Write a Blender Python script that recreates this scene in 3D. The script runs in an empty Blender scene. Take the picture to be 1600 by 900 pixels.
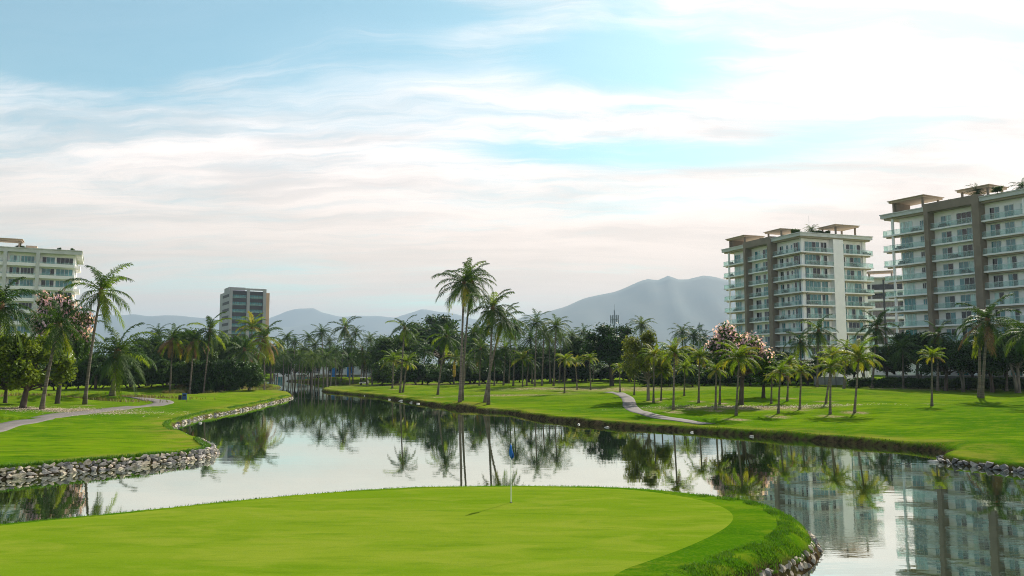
import bpy, math, random
import numpy as np
from mathutils import Vector, Matrix

sc = bpy.context.scene
COL = sc.collection
R = math.radians
rnd = random.Random(7)

# ------------------------------------------------------------------ camera
CZ, F, HV = 5.85, 1250.0, 568.0
PITCH = math.atan((HV - 450.0) / F)
cam = bpy.data.cameras.new('camera'); camo = bpy.data.objects.new('camera', cam); COL.objects.link(camo)
cam.sensor_width = 36; cam.lens = 36 * F / 1600; cam.clip_start = 0.5; cam.clip_end = 30000
camo.location = (0, 0, CZ); camo.rotation_euler = (R(90) + PITCH, 0, 0)
sc.camera = camo

# ------------------------------------------------------------------ light
SUN_AZ, SUN_EL = R(31), R(36)          # azimuth to the right of the view direction
sdir = Vector((math.sin(SUN_AZ) * math.cos(SUN_EL), math.cos(SUN_AZ) * math.cos(SUN_EL), math.sin(SUN_EL)))
sun = bpy.data.lights.new('sun', 'SUN'); suno = bpy.data.objects.new('sun', sun); COL.objects.link(suno)
sun.energy = 4.8; sun.angle = R(0.6); sun.color = (1.0, 0.93, 0.80)
suno.rotation_euler = sdir.to_track_quat('Z', 'Y').to_euler()
vs = sc.view_settings
vs.view_transform = 'Standard'; vs.look = 'None'; vs.gamma = 1; vs.exposure = 0.80; vs.use_curve_mapping = False
sc.cycles.use_denoising = True; sc.cycles.denoising_prefilter = 'NONE'; sc.cycles.filter_width = 1.0
sc.cycles.max_bounces = 8; sc.cycles.transparent_max_bounces = 12
sc.cycles.use_adaptive_sampling = True; sc.cycles.adaptive_threshold = 0.015
sc.cycles.volume_bounces = 0
sc.cycles.sample_clamp_indirect = 6


class NT:
    """small node-tree helper"""
    def __init__(s, tree): s.t = tree; s.n = tree.nodes; s.l = tree.links
    def new(s, typ, **kw):
        n = s.n.new(typ)
        for k, v in kw.items():
            if k.startswith('i_'):
                n.inputs[k[2:].replace('_', ' ')].default_value = v
            else: setattr(n, k, v)
        return n
    def put(s, sock, v):
        if isinstance(v, bpy.types.NodeSocket): s.l.new(v, sock)
        elif v is not None: sock.default_value = v
    def math(s, op, a, b=None, c=None, clamp=False):
        n = s.n.new('ShaderNodeMath'); n.operation = op; n.use_clamp = clamp
        s.put(n.inputs[0], a)
        if b is not None: s.put(n.inputs[1], b)
        if c is not None: s.put(n.inputs[2], c)
        return n.outputs[0]
    def mix(s, f, a, b, blend='MIX'):
        n = s.n.new('ShaderNodeMix'); n.data_type = 'RGBA'; n.blend_type = blend
        s.put(n.inputs[0], f); s.put(n.inputs[6], a); s.put(n.inputs[7], b)
        return n.outputs[2]
    def ramp(s, v, lo, hi, a=0.0, b=1.0, smooth=True):
        n = s.n.new('ShaderNodeMapRange'); n.interpolation_type = 'SMOOTHSTEP' if smooth else 'LINEAR'
        s.put(n.inputs[0], v)
        for i, x in enumerate((lo, hi, a, b)): s.put(n.inputs[1 + i], x)
        return n.outputs[0]
    def noise(s, vec, scale, detail=4, rough=0.5, dist=0.0, out=0):
        n = s.n.new('ShaderNodeTexNoise'); s.put(n.inputs['Vector'], vec)
        n.inputs['Scale'].default_value = scale; n.inputs['Detail'].default_value = detail
        n.inputs['Roughness'].default_value = rough; n.inputs['Distortion'].default_value = dist
        return n.outputs[out]
    def mapping(s, vec, loc=(0, 0, 0), rot=(0, 0, 0), scale=(1, 1, 1)):
        n = s.n.new('ShaderNodeMapping'); s.put(n.inputs[0], vec)
        n.inputs[1].default_value = loc; n.inputs[2].default_value = rot; n.inputs[3].default_value = scale
        return n.outputs[0]


def c4(c): return (c[0], c[1], c[2], 1.0)


CLEAR = [(-27, 22.6, 13, 3.6, 0.02, 0.42), (9, 21.6, 9, 2.2, -0.10, 0.40), (4, 15.6, 8, 1.1, -0.03, 0.40), (17, 14.6, 11, 1.0, 0.04, 0.40), (-30, 17.5, 6, 0.7, 0.0, 0.2), (-8, 24, 5, 2.0, 0, 0.2)]


def build_world():
    w = bpy.data.worlds.new('World'); sc.world = w; w.use_nodes = True
    t = NT(w.node_tree); t.n.clear()
    out = t.new('ShaderNodeOutputWorld')
    sky = t.new('ShaderNodeTexSky', sky_type='NISHITA', sun_disc=False, sun_elevation=SUN_EL, sun_rotation=SUN_AZ,
                air_density=1.0, dust_density=0.6, ozone_density=1.0, altitude=0)
    skyc = t.mix(1.0, sky.outputs[0], (0.88, 1.26, 1.08, 1), 'MULTIPLY')
    tc = t.new('ShaderNodeTexCoord')
    sep = t.new('ShaderNodeSeparateXYZ'); t.l.new(tc.outputs['Generated'], sep.inputs[0])
    x, y, z = sep.outputs
    zc = t.math('MAXIMUM', z, 0.0)
    den = t.math('ADD', zc, 0.11)
    com = t.new('ShaderNodeCombineXYZ')
    t.l.new(t.math('DIVIDE', x, den), com.inputs[0]); t.l.new(t.math('DIVIDE', y, den), com.inputs[1])
    pl = com.outputs[0]
    # layered cirrus: broad banks, long wisps drawn out along the wind, fine fibres
    warp = t.noise(t.mapping(pl, (3.1, 0.4, 2)), 0.9, 5, 0.55, 0.0, out=1)
    wv = t.new('ShaderNodeVectorMath', operation='MULTIPLY_ADD'); t.l.new(warp, wv.inputs[0]); wv.inputs[1].default_value = (0.65, 0.65, 0.0); t.l.new(pl, wv.inputs[2])
    pw = wv.outputs[0]
    banks = t.noise(t.mapping(pw, (4.3, 1.7, 0), (0, 0, R(24)), (0.55, 1.1, 1)), 1.0, 7, 0.58, 0.3)
    wisps = t.noise(t.mapping(pw, (1.1, 7.2, 3), (0, 0, R(38)), (0.5, 2.4, 1)), 1.3, 9, 0.62, 0.6)
    fib = t.noise(t.mapping(pw, (9.1, 2.2, 5), (0, 0, R(44)), (1.0, 5.5, 1)), 1.6, 8, 0.66, 0.4)
    m = t.math('ADD', t.math('MULTIPLY', banks, 0.80), t.math('MULTIPLY', wisps, 0.50))
    m = t.math('ADD', m, t.math('MULTIPLY', fib, 0.42))
    low = t.ramp(z, 0.16, 0.42, 0.26, -0.05, False)       # the sheet closes up towards the horizon
    side = t.math('MULTIPLY', x, 0.12)                    # and thickens towards the sun's side
    m = t.math('ADD', t.math('ADD', m, low), side)
    # clear lanes between the banks (azimuth, elevation in degrees)
    az = t.math('DEGREES', t.math('ARCTAN2', x, y)); el = t.math('DEGREES', t.math('ARCSINE', z))
    wob = t.math('MULTIPLY_ADD', banks, 5.0, -2.5)
    for a0, e0, ra, re_, slope, amt in CLEAR:
        da = t.math('DIVIDE', t.math('SUBTRACT', az, a0), ra)
        de = t.math('DIVIDE', t.math('SUBTRACT', t.math('ADD', el, wob), t.math('MULTIPLY_ADD', t.math('SUBTRACT', az, a0), slope, e0)), re_)
        g = t.math('EXPONENT', t.math('MULTIPLY', t.math('ADD', t.math('MULTIPLY', da, da), t.math('MULTIPLY', de, de)), -1.0))
        m = t.math('MULTIPLY_ADD', g, -amt, m)
    cover = t.ramp(m, 0.68, 1.14, 0.0, 1.0)
    cover = t.math('MULTIPLY_ADD', cover, 0.92, 0.06)
    # light on the cloud sheet
    shade = t.noise(t.mapping(pw, (2.0, 5.0, 9), (0, 0, R(20)), (0.8, 2.2, 1)), 1.2, 7, 0.6, 0.3)
    dotn = t.new('ShaderNodeVectorMath', operation='DOT_PRODUCT'); t.l.new(tc.outputs['Generated'], dotn.inputs[0])
    dotn.inputs[1].default_value = sdir
    glow = t.ramp(dotn.outputs['Value'], 0.30, 0.98, 0.0, 1.0)
    white = t.mix(glow, (0.77, 0.70, 0.67, 1), (0.89, 0.78, 0.73, 1))
    grey = t.mix(glow, (0.46, 0.455, 0.46, 1), (0.58, 0.53, 0.51, 1))
    cl = t.mix(t.ramp(t.math('ADD', t.math('MULTIPLY', shade, 0.7), t.math('MULTIPLY', fib, 0.3)), 0.38, 0.60), grey, white)
    hz = t.ramp(z, 0.05, 0.30, 1.0, 0.0)
    warm = t.mix(glow, (0.57, 0.44, 0.32, 1), (0.81, 0.60, 0.45, 1))
    cl = t.mix(t.math('MULTIPLY', hz, 0.88), cl, warm)
    b1 = t.new('ShaderNodeBackground'); t.l.new(skyc, b1.inputs[0]); b1.inputs[1].default_value = 0.078
    b2 = t.new('ShaderNodeBackground'); t.l.new(cl, b2.inputs[0]); b2.inputs[1].default_value = 1.04
    ms = t.new('ShaderNodeMixShader'); t.l.new(cover, ms.inputs[0]); t.l.new(b1.outputs[0], ms.inputs[1]); t.l.new(b2.outputs[0], ms.inputs[2])
    t.l.new(ms.outputs[0], out.inputs[0])


build_world()

# ------------------------------------------------------------------ materials
MATS = {}


def mat(name, col, rough=0.7, col2=None, scale=1.0, detail=4, bump=0.0, bscale=None, spec=0.3, trans=0.0, rvar=0.0,
        metal=0.0, stretch=(1, 1, 1), lo=0.35, hi=0.65):
    m = bpy.data.materials.new(name); m.use_nodes = True; MATS[name] = m
    t = NT(m.node_tree); t.n.clear()
    out = t.new('ShaderNodeOutputMaterial'); bs = t.new('ShaderNodeBsdfPrincipled')
    bs.inputs['Roughness'].default_value = rough; bs.inputs['Specular IOR Level'].default_value = spec; bs.inputs['Metallic'].default_value = metal
    tc = t.new('ShaderNodeTexCoord'); vec = t.mapping(tc.outputs['Object'], scale=stretch)
    c = c4(col)
    if col2 is not None:
        c = t.mix(t.ramp(t.noise(vec, scale, detail, 0.6), lo, hi), c4(col), c4(col2))
    if rvar:
        oi = t.new('ShaderNodeObjectInfo')
        hsv = t.new('ShaderNodeHueSaturation'); t.put(hsv.inputs['Color'], c)
        t.l.new(t.ramp(oi.outputs['Random'], 0, 1, 1 - rvar, 1 + rvar, False), hsv.inputs['Value'])
        t.l.new(t.ramp(oi.outputs['Random'], 0, 1, 0.5 + rvar * 0.07, 0.5 - rvar * 0.07, False), hsv.inputs['Hue'])
        c = hsv.outputs[0]
    t.put(bs.inputs['Base Color'], c)
    if bump:
        b = t.new('ShaderNodeBump'); b.inputs['Strength'].default_value = bump; b.inputs['Distance'].default_value = 0.05
        t.l.new(t.noise(vec, bscale or scale * 4, 5, 0.6), b.inputs['Height']); t.l.new(b.outputs[0], bs.inputs['Normal'])
    sh = bs.outputs[0]
    if trans:
        tr = t.new('ShaderNodeBsdfTranslucent'); t.put(tr.inputs[0], t.mix(1.0, c, (1.5, 1.45, 0.7, 1), 'MULTIPLY'))
        ms = t.new('ShaderNodeMixShader'); ms.inputs[0].default_value = trans
        t.l.new(sh, ms.inputs[1]); t.l.new(tr.outputs[0], ms.inputs[2]); sh = ms.outputs[0]
    t.l.new(sh, out.inputs[0])
    return m


def grass_material():
    m = bpy.data.materials.new('lawn'); m.use_nodes = True; MATS['lawn'] = m
    t = NT(m.node_tree); t.n.clear()
    out = t.new('ShaderNodeOutputMaterial'); bs = t.new('ShaderNodeBsdfPrincipled')
    bs.inputs['Roughness'].default_value = 0.95; bs.inputs['Specular IOR Level'].default_value = 0.0
    tc = t.new('ShaderNodeTexCoord'); P = tc.outputs['Object']
    at = t.new('ShaderNodeAttribute', attribute_name='zone'); sp = t.new('ShaderNodeSeparateColor'); t.l.new(at.outputs['Color'], sp.inputs[0])
    earth, dry, litter = sp.outputs[0], sp.outputs[1], sp.outputs[2]
    big = t.noise(t.mapping(P, scale=(0.05, 0.12, 1)), 1.0, 4, 0.55, 0.6)
    mid = t.noise(t.mapping(P, scale=(0.22, 1.0, 1)), 1.0, 7, 0.68, 0.5)
    fine = t.noise(P, 9.0, 4, 0.7)
    g = t.mix(t.ramp(big, 0.38, 0.62), (0.040, 0.120, 0.003, 1), (0.120, 0.205, 0.005, 1))
    g = t.mix(t.math('MULTIPLY', t.ramp(mid, 0.44, 0.64), 0.85), g, (0.028, 0.096, 0.0035, 1))
    g = t.mix(t.math('MULTIPLY', t.ramp(fine, 0.4, 0.68), 0.55), g, (0.100, 0.170, 0.007, 1))
    dm = t.math('MULTIPLY', dry, t.ramp(t.noise(P, 0.35, 6, 0.65), 0.36, 0.6))
    g = t.mix(t.math('MULTIPLY', dm, 0.8, clamp=True), g, (0.19, 0.18, 0.030, 1))
    sc_ = t.math('MULTIPLY', t.ramp(t.noise(t.mapping(P, scale=(0.5, 1.3, 1)), 1.0, 8, 0.72), 0.48, 0.64), 0.50)
    g = t.mix(sc_, g, (0.175, 0.210, 0.014, 1))
    lm = t.math('MULTIPLY', litter, t.ramp(t.noise(P, 1.3, 6, 0.7), 0.38, 0.58))
    g = t.mix(lm, g, t.mix(t.ramp(t.noise(P, 5, 3), 0.4, 0.6), (0.17, 0.105, 0.055, 1), (0.36, 0.29, 0.20, 1)))
    soil = t.mix(t.ramp(t.noise(P, 2.2, 6, 0.7), 0.35, 0.65), (0.022, 0.016, 0.009, 1), (0.10, 0.07, 0.035, 1))
    soil = t.mix(t.math('MULTIPLY', t.ramp(t.noise(P, 1.1, 5, 0.7), 0.5, 0.7), 0.6), soil, (0.045, 0.07, 0.012, 1))
    g = t.mix(earth, g, soil)
    t.l.new(g, bs.inputs['Base Color'])
    b = t.new('ShaderNodeBump'); b.inputs['Strength'].default_value = 0.55; b.inputs['Distance'].default_value = 0.05
    hgt = t.math('ADD', t.noise(P, 24.0, 3, 0.7), t.math('MULTIPLY', t.noise(P, 3.5, 3, 0.6), 0.8))
    t.l.new(hgt, b.inputs['Height']); t.l.new(b.outputs[0], bs.inputs['Normal'])
    t.l.new(bs.outputs[0], out.inputs[0])


def green_material():
    m = bpy.data.materials.new('putting_turf'); m.use_nodes = True; MATS['putting_turf'] = m
    t = NT(m.node_tree); t.n.clear()
    out = t.new('ShaderNodeOutputMaterial'); bs = t.new('ShaderNodeBsdfPrincipled')
    bs.inputs['Roughness'].default_value = 0.95; bs.inputs['Specular IOR Level'].default_value = 0.0
    tc = t.new('ShaderNodeTexCoord'); P = tc.outputs['Object']
    a = t.noise(t.mapping(P, scale=(0.10, 0.45, 1)), 1.0, 4, 0.5, 0.5)
    b_ = t.noise(t.mapping(P, rot=(0, 0, R(14)), scale=(0.5, 2.4, 1)), 1.0, 5, 0.6)
    f = t.noise(P, 14.0, 4, 0.75)
    g = t.mix(t.ramp(a, 0.3, 0.7), (0.120, 0.200, 0.008, 1), (0.165, 0.225, 0.016, 1))
    g = t.mix(t.math('MULTIPLY', t.ramp(b_, 0.45, 0.75), 0.8), g, (0.085, 0.158, 0.006, 1))
    g = t.mix(t.math('MULTIPLY', t.ramp(f, 0.45, 0.75), 0.30), g, (0.20, 0.255, 0.024, 1))
    t.l.new(g, bs.inputs['Base Color'])
    wv_ = t.noise(t.mapping(P, scale=(0.35, 0.8, 1)), 1.0, 6, 0.62, 0.8)
    g = t.mix(t.math('MULTIPLY', t.ramp(wv_, 0.46, 0.66), 0.6), g, (0.205, 0.245, 0.026, 1))
    g2 = t.noise(P, 55.0, 2, 0.8)
    g = t.mix(t.math('MULTIPLY', t.ramp(g2, 0.40, 0.62), 0.34), g, (0.070, 0.130, 0.005, 1))
    st = t.noise(t.mapping(P, rot=(0, 0, R(-8)), scale=(0.9, 5.0, 1)), 1.0, 6, 0.7, 0.6)
    g = t.mix(t.math('MULTIPLY', t.ramp(st, 0.58, 0.72), 0.28), g, (0.23, 0.27, 0.03, 1))
    t.l.new(g, bs.inputs['Base Color'])
    b = t.new('ShaderNodeBump'); b.inputs['Strength'].default_value = 0.3; b.inputs['Distance'].default_value = 0.02
    t.l.new(t.noise(P, 40.0, 3, 0.7), b.inputs['Height']); t.l.new(b.outputs[0], bs.inputs['Normal'])
    t.l.new(bs.outputs[0], out.inputs[0])


def water_material():
    m = bpy.data.materials.new('pond_water'); m.use_nodes = True; MATS['pond_water'] = m
    t = NT(m.node_tree); t.n.clear()
    out = t.new('ShaderNodeOutputMaterial')
    df = t.new('ShaderNodeBsdfDiffuse'); df.inputs[0].default_value = (0.022, 0.034, 0.014, 1)
    gl = t.new('ShaderNodeBsdfGlossy'); gl.inputs['Roughness'].default_value = 0.012; gl.inputs[0].default_value = (0.94, 1.0, 0.93, 1)
    fr = t.new('ShaderNodeFresnel'); fr.inputs[0].default_value = 1.6
    tc = t.new('ShaderNodeTexCoord'); P = tc.outputs['Object']
    big = t.noise(t.mapping(P, scale=(0.30, 0.9, 1)), 1.0, 3, 0.5)
    rip = t.noise(t.mapping(P, scale=(1.2, 3.2, 1)), 1.0, 4, 0.6)
    where = t.ramp(t.noise(t.mapping(P, scale=(0.018, 0.05, 1)), 1.0, 3, 0.5), 0.52, 0.70, 0.10, 1.0)
    h = t.math('ADD', t.math('MULTIPLY', big, 0.6), t.math('MULTIPLY', rip, where))
    b = t.new('ShaderNodeBump'); b.inputs['Strength'].default_value = 0.16; b.inputs['Distance'].default_value = 0.03
    t.l.new(h, b.inputs['Height'])
    t.l.new(b.outputs[0], gl.inputs['Normal'])
    fac = t.math('MULTIPLY_ADD', fr.outputs[0], 0.45, 0.66, clamp=True)
    ms = t.new('ShaderNodeMixShader'); t.l.new(fac, ms.inputs[0]); t.l.new(df.outputs[0], ms.inputs[1]); t.l.new(gl.outputs[0], ms.inputs[2])
    t.l.new(ms.outputs[0], out.inputs[0])


def glass_material(name, tint, rough, refl, alpha):
    """window or balustrade glass: tinted body, sky reflection, see-through share"""
    m = bpy.data.materials.new(name); m.use_nodes = True; MATS[name] = m
    t = NT(m.node_tree); t.n.clear()
    out = t.new('ShaderNodeOutputMaterial'); bs = t.new('ShaderNodeBsdfPrincipled')
    tc = t.new('ShaderNodeTexCoord')
    c = t.mix(t.ramp(t.noise(t.mapping(tc.outputs['Object'], scale=(1.6, 1.6, 0.35)), 1.0, 3, 0.6), 0.35, 0.65), c4(tint), c4([v * 0.55 for v in tint]))
    t.l.new(c, bs.inputs['Base Color'])
    bs.inputs['Roughness'].default_value = rough; bs.inputs['Specular IOR Level'].default_value = refl
    sh = bs.outputs[0]
    if alpha < 1:
        tr = t.new('ShaderNodeBsdfTransparent'); tr.inputs[0].default_value = (0.86, 0.95, 0.92, 1)
        ms = t.new('ShaderNodeMixShader'); ms.inputs[0].default_value = alpha
        t.l.new(tr.outputs[0], ms.inputs[1]); t.l.new(sh, ms.inputs[2]); sh = ms.outputs[0]
    t.l.new(sh, out.inputs[0])


grass_material(); green_material(); water_material()
glass_material('window_teal', (0.07, 0.25, 0.28), 0.06, 0.9, 1)
glass_material('window_pale', (0.52, 0.74, 0.72), 0.12, 0.8, 1)
glass_material('window_dark', (0.012, 0.018, 0.024), 0.05, 0.7, 1)
glass_material('tower_teal', (0.05, 0.25, 0.30), 0.08, 0.8, 1)
glass_material('balustrade_glass', (0.72, 0.84, 0.82), 0.06, 0.8, 0.17)
mat('render_white', (0.91, 0.88, 0.875), 0.8, (0.86, 0.835, 0.83), 0.5, bump=0.1)
mat('concrete_pale', (0.66, 0.66, 0.63), 0.8, (0.44, 0.44, 0.42), 0.6, bump=0.1)
mat('fascia_grey', (0.62, 0.62, 0.60), 0.8, (0.54, 0.54, 0.53), 0.4)
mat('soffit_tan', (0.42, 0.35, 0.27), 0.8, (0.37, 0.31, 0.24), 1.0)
mat('pier_brown', (0.27, 0.215, 0.165), 0.8, (0.22, 0.175, 0.135), 0.4)
mat('canopy_tan', (0.52, 0.40, 0.29), 0.8, (0.46, 0.35, 0.25), 0.8)
mat('frame_white', (0.70, 0.72, 0.71), 0.5)
mat('frame_dark', (0.05, 0.05, 0.055), 0.5)
mat('rail_metal', (0.55, 0.58, 0.58), 0.35, metal=0.6)
mat('tower_grey', (0.42, 0.40, 0.44), 0.8, (0.37, 0.35, 0.39), 0.2)
mat('tower_dark', (0.07, 0.065, 0.085), 0.7)
mat('tower_peach', (0.60, 0.40, 0.27), 0.8, (0.54, 0.36, 0.25), 0.2)
mat('paint_blue', (0.02, 0.20, 0.62), 0.6)
mat('trunk_palm', (0.20, 0.165, 0.125), 0.9, (0.10, 0.08, 0.062), 1.0, bump=0.8, bscale=2.2, stretch=(0.6, 0.6, 5.0), rvar=0.2)
mat('trunk_bark', (0.11, 0.085, 0.062), 0.95, (0.055, 0.042, 0.032), 2.0, bump=0.8, bscale=6, stretch=(1, 1, 0.35), rvar=0.2)
mat('trunk_pale', (0.24, 0.21, 0.17), 0.95, (0.13, 0.11, 0.09), 2.0, bump=0.7, bscale=6, stretch=(1, 1, 0.35), rvar=0.2)
mat('frond_green', (0.055, 0.105, 0.016), 0.6, (0.036, 0.075, 0.013), 0.8, spec=0.15, trans=0.30, rvar=0.22)
mat('frond_light', (0.160, 0.225, 0.012), 0.6, (0.105, 0.170, 0.012), 0.8, spec=0.15, trans=0.48, rvar=0.22)
mat('frond_yellow', (0.30, 0.28, 0.025), 0.6, (0.22, 0.23, 0.025), 0.8, trans=0.35, rvar=0.2)
mat('frond_brown', (0.27, 0.155, 0.060), 0.8, (0.17, 0.10, 0.045), 0.8, trans=0.2, rvar=0.2)
mat('frond_crown', (0.066, 0.118, 0.018), 0.6, (0.040, 0.080, 0.015), 0.5, spec=0.15, trans=0.30, rvar=0.3)
mat('coconut', (0.20, 0.17, 0.04), 0.5, (0.28, 0.14, 0.05), 3)
mat('leaf_dark', (0.050, 0.098, 0.018), 0.5, (0.028, 0.060, 0.013), 0.7, spec=0.08, trans=0.25, rvar=0.25)
mat('leaf_mid', (0.068, 0.125, 0.014), 0.5, (0.036, 0.075, 0.014), 0.7, spec=0.08, trans=0.30, rvar=0.25)
mat('leaf_bright', (0.160, 0.210, 0.014), 0.5, (0.085, 0.135, 0.012), 0.7, spec=0.08, trans=0.32, rvar=0.2)
mat('leaf_olive', (0.140, 0.165, 0.026), 0.55, (0.080, 0.110, 0.018), 0.7, spec=0.08, trans=0.30, rvar=0.2)
mat('blossom_pink', (0.74, 0.42, 0.62), 0.7, (0.84, 0.62, 0.76), 2, spec=0.05, trans=0.4)
mat('grass_blade', (0.045, 0.130, 0.005), 0.6, (0.085, 0.180, 0.008), 1.4, trans=0.35)
mat('grass_tussock', (0.105, 0.120, 0.022), 0.7, (0.20, 0.15, 0.055), 0.5, trans=0.25)
mat('stone_a', (0.37, 0.34, 0.30), 0.9, (0.22, 0.20, 0.18), 3, bump=0.6, rvar=0.35)
mat('stone_b', (0.48, 0.42, 0.33), 0.9, (0.28, 0.23, 0.16), 3, bump=0.6, rvar=0.3)
mat('stone_c', (0.17, 0.165, 0.165), 0.9, (0.12, 0.11, 0.10), 3, bump=0.6, rvar=0.3)
mat('stone_white', (0.52, 0.50, 0.46), 0.9, (0.34, 0.33, 0.30), 4, bump=0.4)
mat('mortar', (0.06, 0.052, 0.045), 0.95, (0.035, 0.03, 0.026), 5)
mat('path_paving', (0.165, 0.145, 0.135), 0.9, (0.125, 0.11, 0.10), 1.2, bump=0.3)
mat('kerb_stone', (0.16, 0.135, 0.11), 0.9, (0.11, 0.09, 0.075), 2)
mat('sand', (0.55, 0.45, 0.34), 0.95, (0.47, 0.38, 0.28), 1.0)
mat('flag_blue', (0.012, 0.11, 0.44), 0.7, (0.02, 0.15, 0.52), 4)
mat('pole_white', (0.78, 0.78, 0.74), 0.4)
mat('cup_dark', (0.01, 0.01, 0.01), 0.8)
mat('mountain', (0.040, 0.066, 0.058), 0.95, (0.075, 0.085, 0.065), 0.004, 6)
mat('bin_blue', (0.03, 0.09, 0.24), 0.6)
mat('bin_dark', (0.02, 0.025, 0.035), 0.6)
mat('cloth_yellow', (0.62, 0.40, 0.03), 0.8, (0.52, 0.33, 0.03), 3)
mat('steel', (0.26, 0.30, 0.36), 0.6)
mat('tyre', (0.02, 0.02, 0.02), 0.9)
mat('wall_grey', (0.27, 0.27, 0.27), 0.85, (0.19, 0.19, 0.19), 0.8)
mat('litter_petal', (0.62, 0.52, 0.42), 0.9, (0.50, 0.36, 0.30), 2)

# ------------------------------------------------------------------ object helpers


def mesh(name, verts, faces, m=None, smooth=False):
    me = bpy.data.meshes.new(name)
    me.from_pydata([tuple(v) for v in verts], [], faces)
    if m: me.materials.append(MATS[m])
    if smooth: me.shade_smooth()
    return me


def mesh_np(name, V, Q, mats, midx=None, smooth=False):
    """V (n,3); Q (k,3 or 4) indices; fast build"""
    me = bpy.data.meshes.new(name)
    V = np.asarray(V, np.float32); Q = np.asarray(Q, np.int32); k, c = Q.shape
    me.vertices.add(len(V)); me.vertices.foreach_set('co', V.ravel())
    me.loops.add(k * c); me.loops.foreach_set('vertex_index', Q.ravel())
    me.polygons.add(k); me.polygons.foreach_set('loop_start', np.arange(0, k * c, c, dtype=np.int32))
    for m in mats: me.materials.append(MATS[m])
    if midx is not None: me.polygons.foreach_set('material_index', np.asarray(midx, np.int32))
    me.update(calc_edges=True)
    if smooth: me.shade_smooth()
    return me


def link(name, data, parent=None, loc=None, rotz=None, scale=None):
    o = bpy.data.objects.new(name, data); COL.objects.link(o)
    if parent is not None: o.parent = parent
    if loc is not None: o.location = loc
    if rotz is not None: o.rotation_euler = (0, 0, rotz)
    if scale is not None: o.scale = (scale,) * 3 if isinstance(scale, (int, float)) else scale
    return o


def tag(o, label=None, cat=None, group=None, kind=None):
    if label: o['label'] = label
    if cat: o['category'] = cat
    if group: o['group'] = group
    if kind: o['kind'] = kind
    return o


def thing(name, label, cat, loc=(0, 0, 0), rotz=0.0, group=None):
    o = link(name, None, None, loc, rotz); o.empty_display_size = 0.5
    return tag(o, label, cat, group)


class MB:
    """collects boxes and tubes into one mesh"""
    def __init__(s): s.v = []; s.f = []
    def box(s, x0, x1, y0, y1, z0, z1):
        if x0 > x1: x0, x1 = x1, x0
        if y0 > y1: y0, y1 = y1, y0
        b = len(s.v)
        s.v += [(x0, y0, z0), (x1, y0, z0), (x1, y1, z0), (x0, y1, z0), (x0, y0, z1), (x1, y0, z1), (x1, y1, z1), (x0, y1, z1)]
        s.f += [tuple(b + i for i in q) for q in ((0, 3, 2, 1), (4, 5, 6, 7), (0, 1, 5, 4), (1, 2, 6, 5), (2, 3, 7, 6), (3, 0, 4, 7))]
        return s
    def tube(s, pts, rad, n=8, cap=True):
        pts = [Vector(p) for p in pts]; b0 = len(s.v)
        for i, p in enumerate(pts):
            t = (pts[min(i + 1, len(pts) - 1)] - pts[max(i - 1, 0)]).normalized()
            a = t.cross(Vector((0, 1, 0.01))); a = a.normalized() if a.length > 1e-3 else Vector((1, 0, 0))
            c = t.cross(a)
            r = rad[i] if isinstance(rad, (list, tuple)) else rad
            for k in range(n):
                g = 2 * math.pi * k / n
                s.v.append(tuple(p + (a * math.cos(g) + c * math.sin(g)) * r))
        for i in range(len(pts) - 1):
            for k in range(n):
                q = b0 + i * n
                s.f.append((q + k, q + (k + 1) % n, q + n + (k + 1) % n, q + n + k))
        if cap:
            s.f.append(tuple(b0 + k for k in range(n))[::-1]); e = b0 + (len(pts) - 1) * n
            s.f.append(tuple(e + k for k in range(n)))
        return s
    def build(s, name, m, parent=None, smooth=False):
        return link(name, mesh(name, s.v, s.f, m, smooth), parent)


ORD = ['leftmost', 'second', 'third', 'fourth', 'fifth', 'sixth', 'seventh', 'eighth', 'ninth', 'tenth', 'eleventh', 'twelfth', 'thirteenth',
       'fourteenth', 'fifteenth', 'sixteenth', 'seventeenth', 'eighteenth', 'nineteenth', 'twentieth']
ORD += ['twenty-' + w for w in ['first', 'second', 'third', 'fourth', 'fifth', 'sixth', 'seventh', 'eighth', 'ninth']] + ['thirtieth']
ORD += ['thirty-' + w for w in ['first', 'second', 'third', 'fourth', 'fifth', 'sixth', 'seventh', 'eighth', 'ninth']] + ['fortieth']


def nth(i): return 'leftmost' if i == 0 else ORD[i] + ' from the left'


# ------------------------------------------------------------------ picture geometry -> place geometry
def ray(u, v):
    t = (450.0 - v) / F
    return np.array([(u - 800.0) / F, math.cos(PITCH) - math.sin(PITCH) * t, math.sin(PITCH) + math.cos(PITCH) * t])


def on_z(u, v, z=0.0):
    d = ray(u, v); k = (z - CZ) / d[2]
    return (d[0] * k, d[1] * k)


def at_depth(u, v, y):
    d = ray(u, v); k = y / d[1]
    return Vector((d[0] * k, y, CZ + d[2] * k))


def u_of(x, y): return 800 + F * x / (y * math.cos(PITCH))


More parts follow.
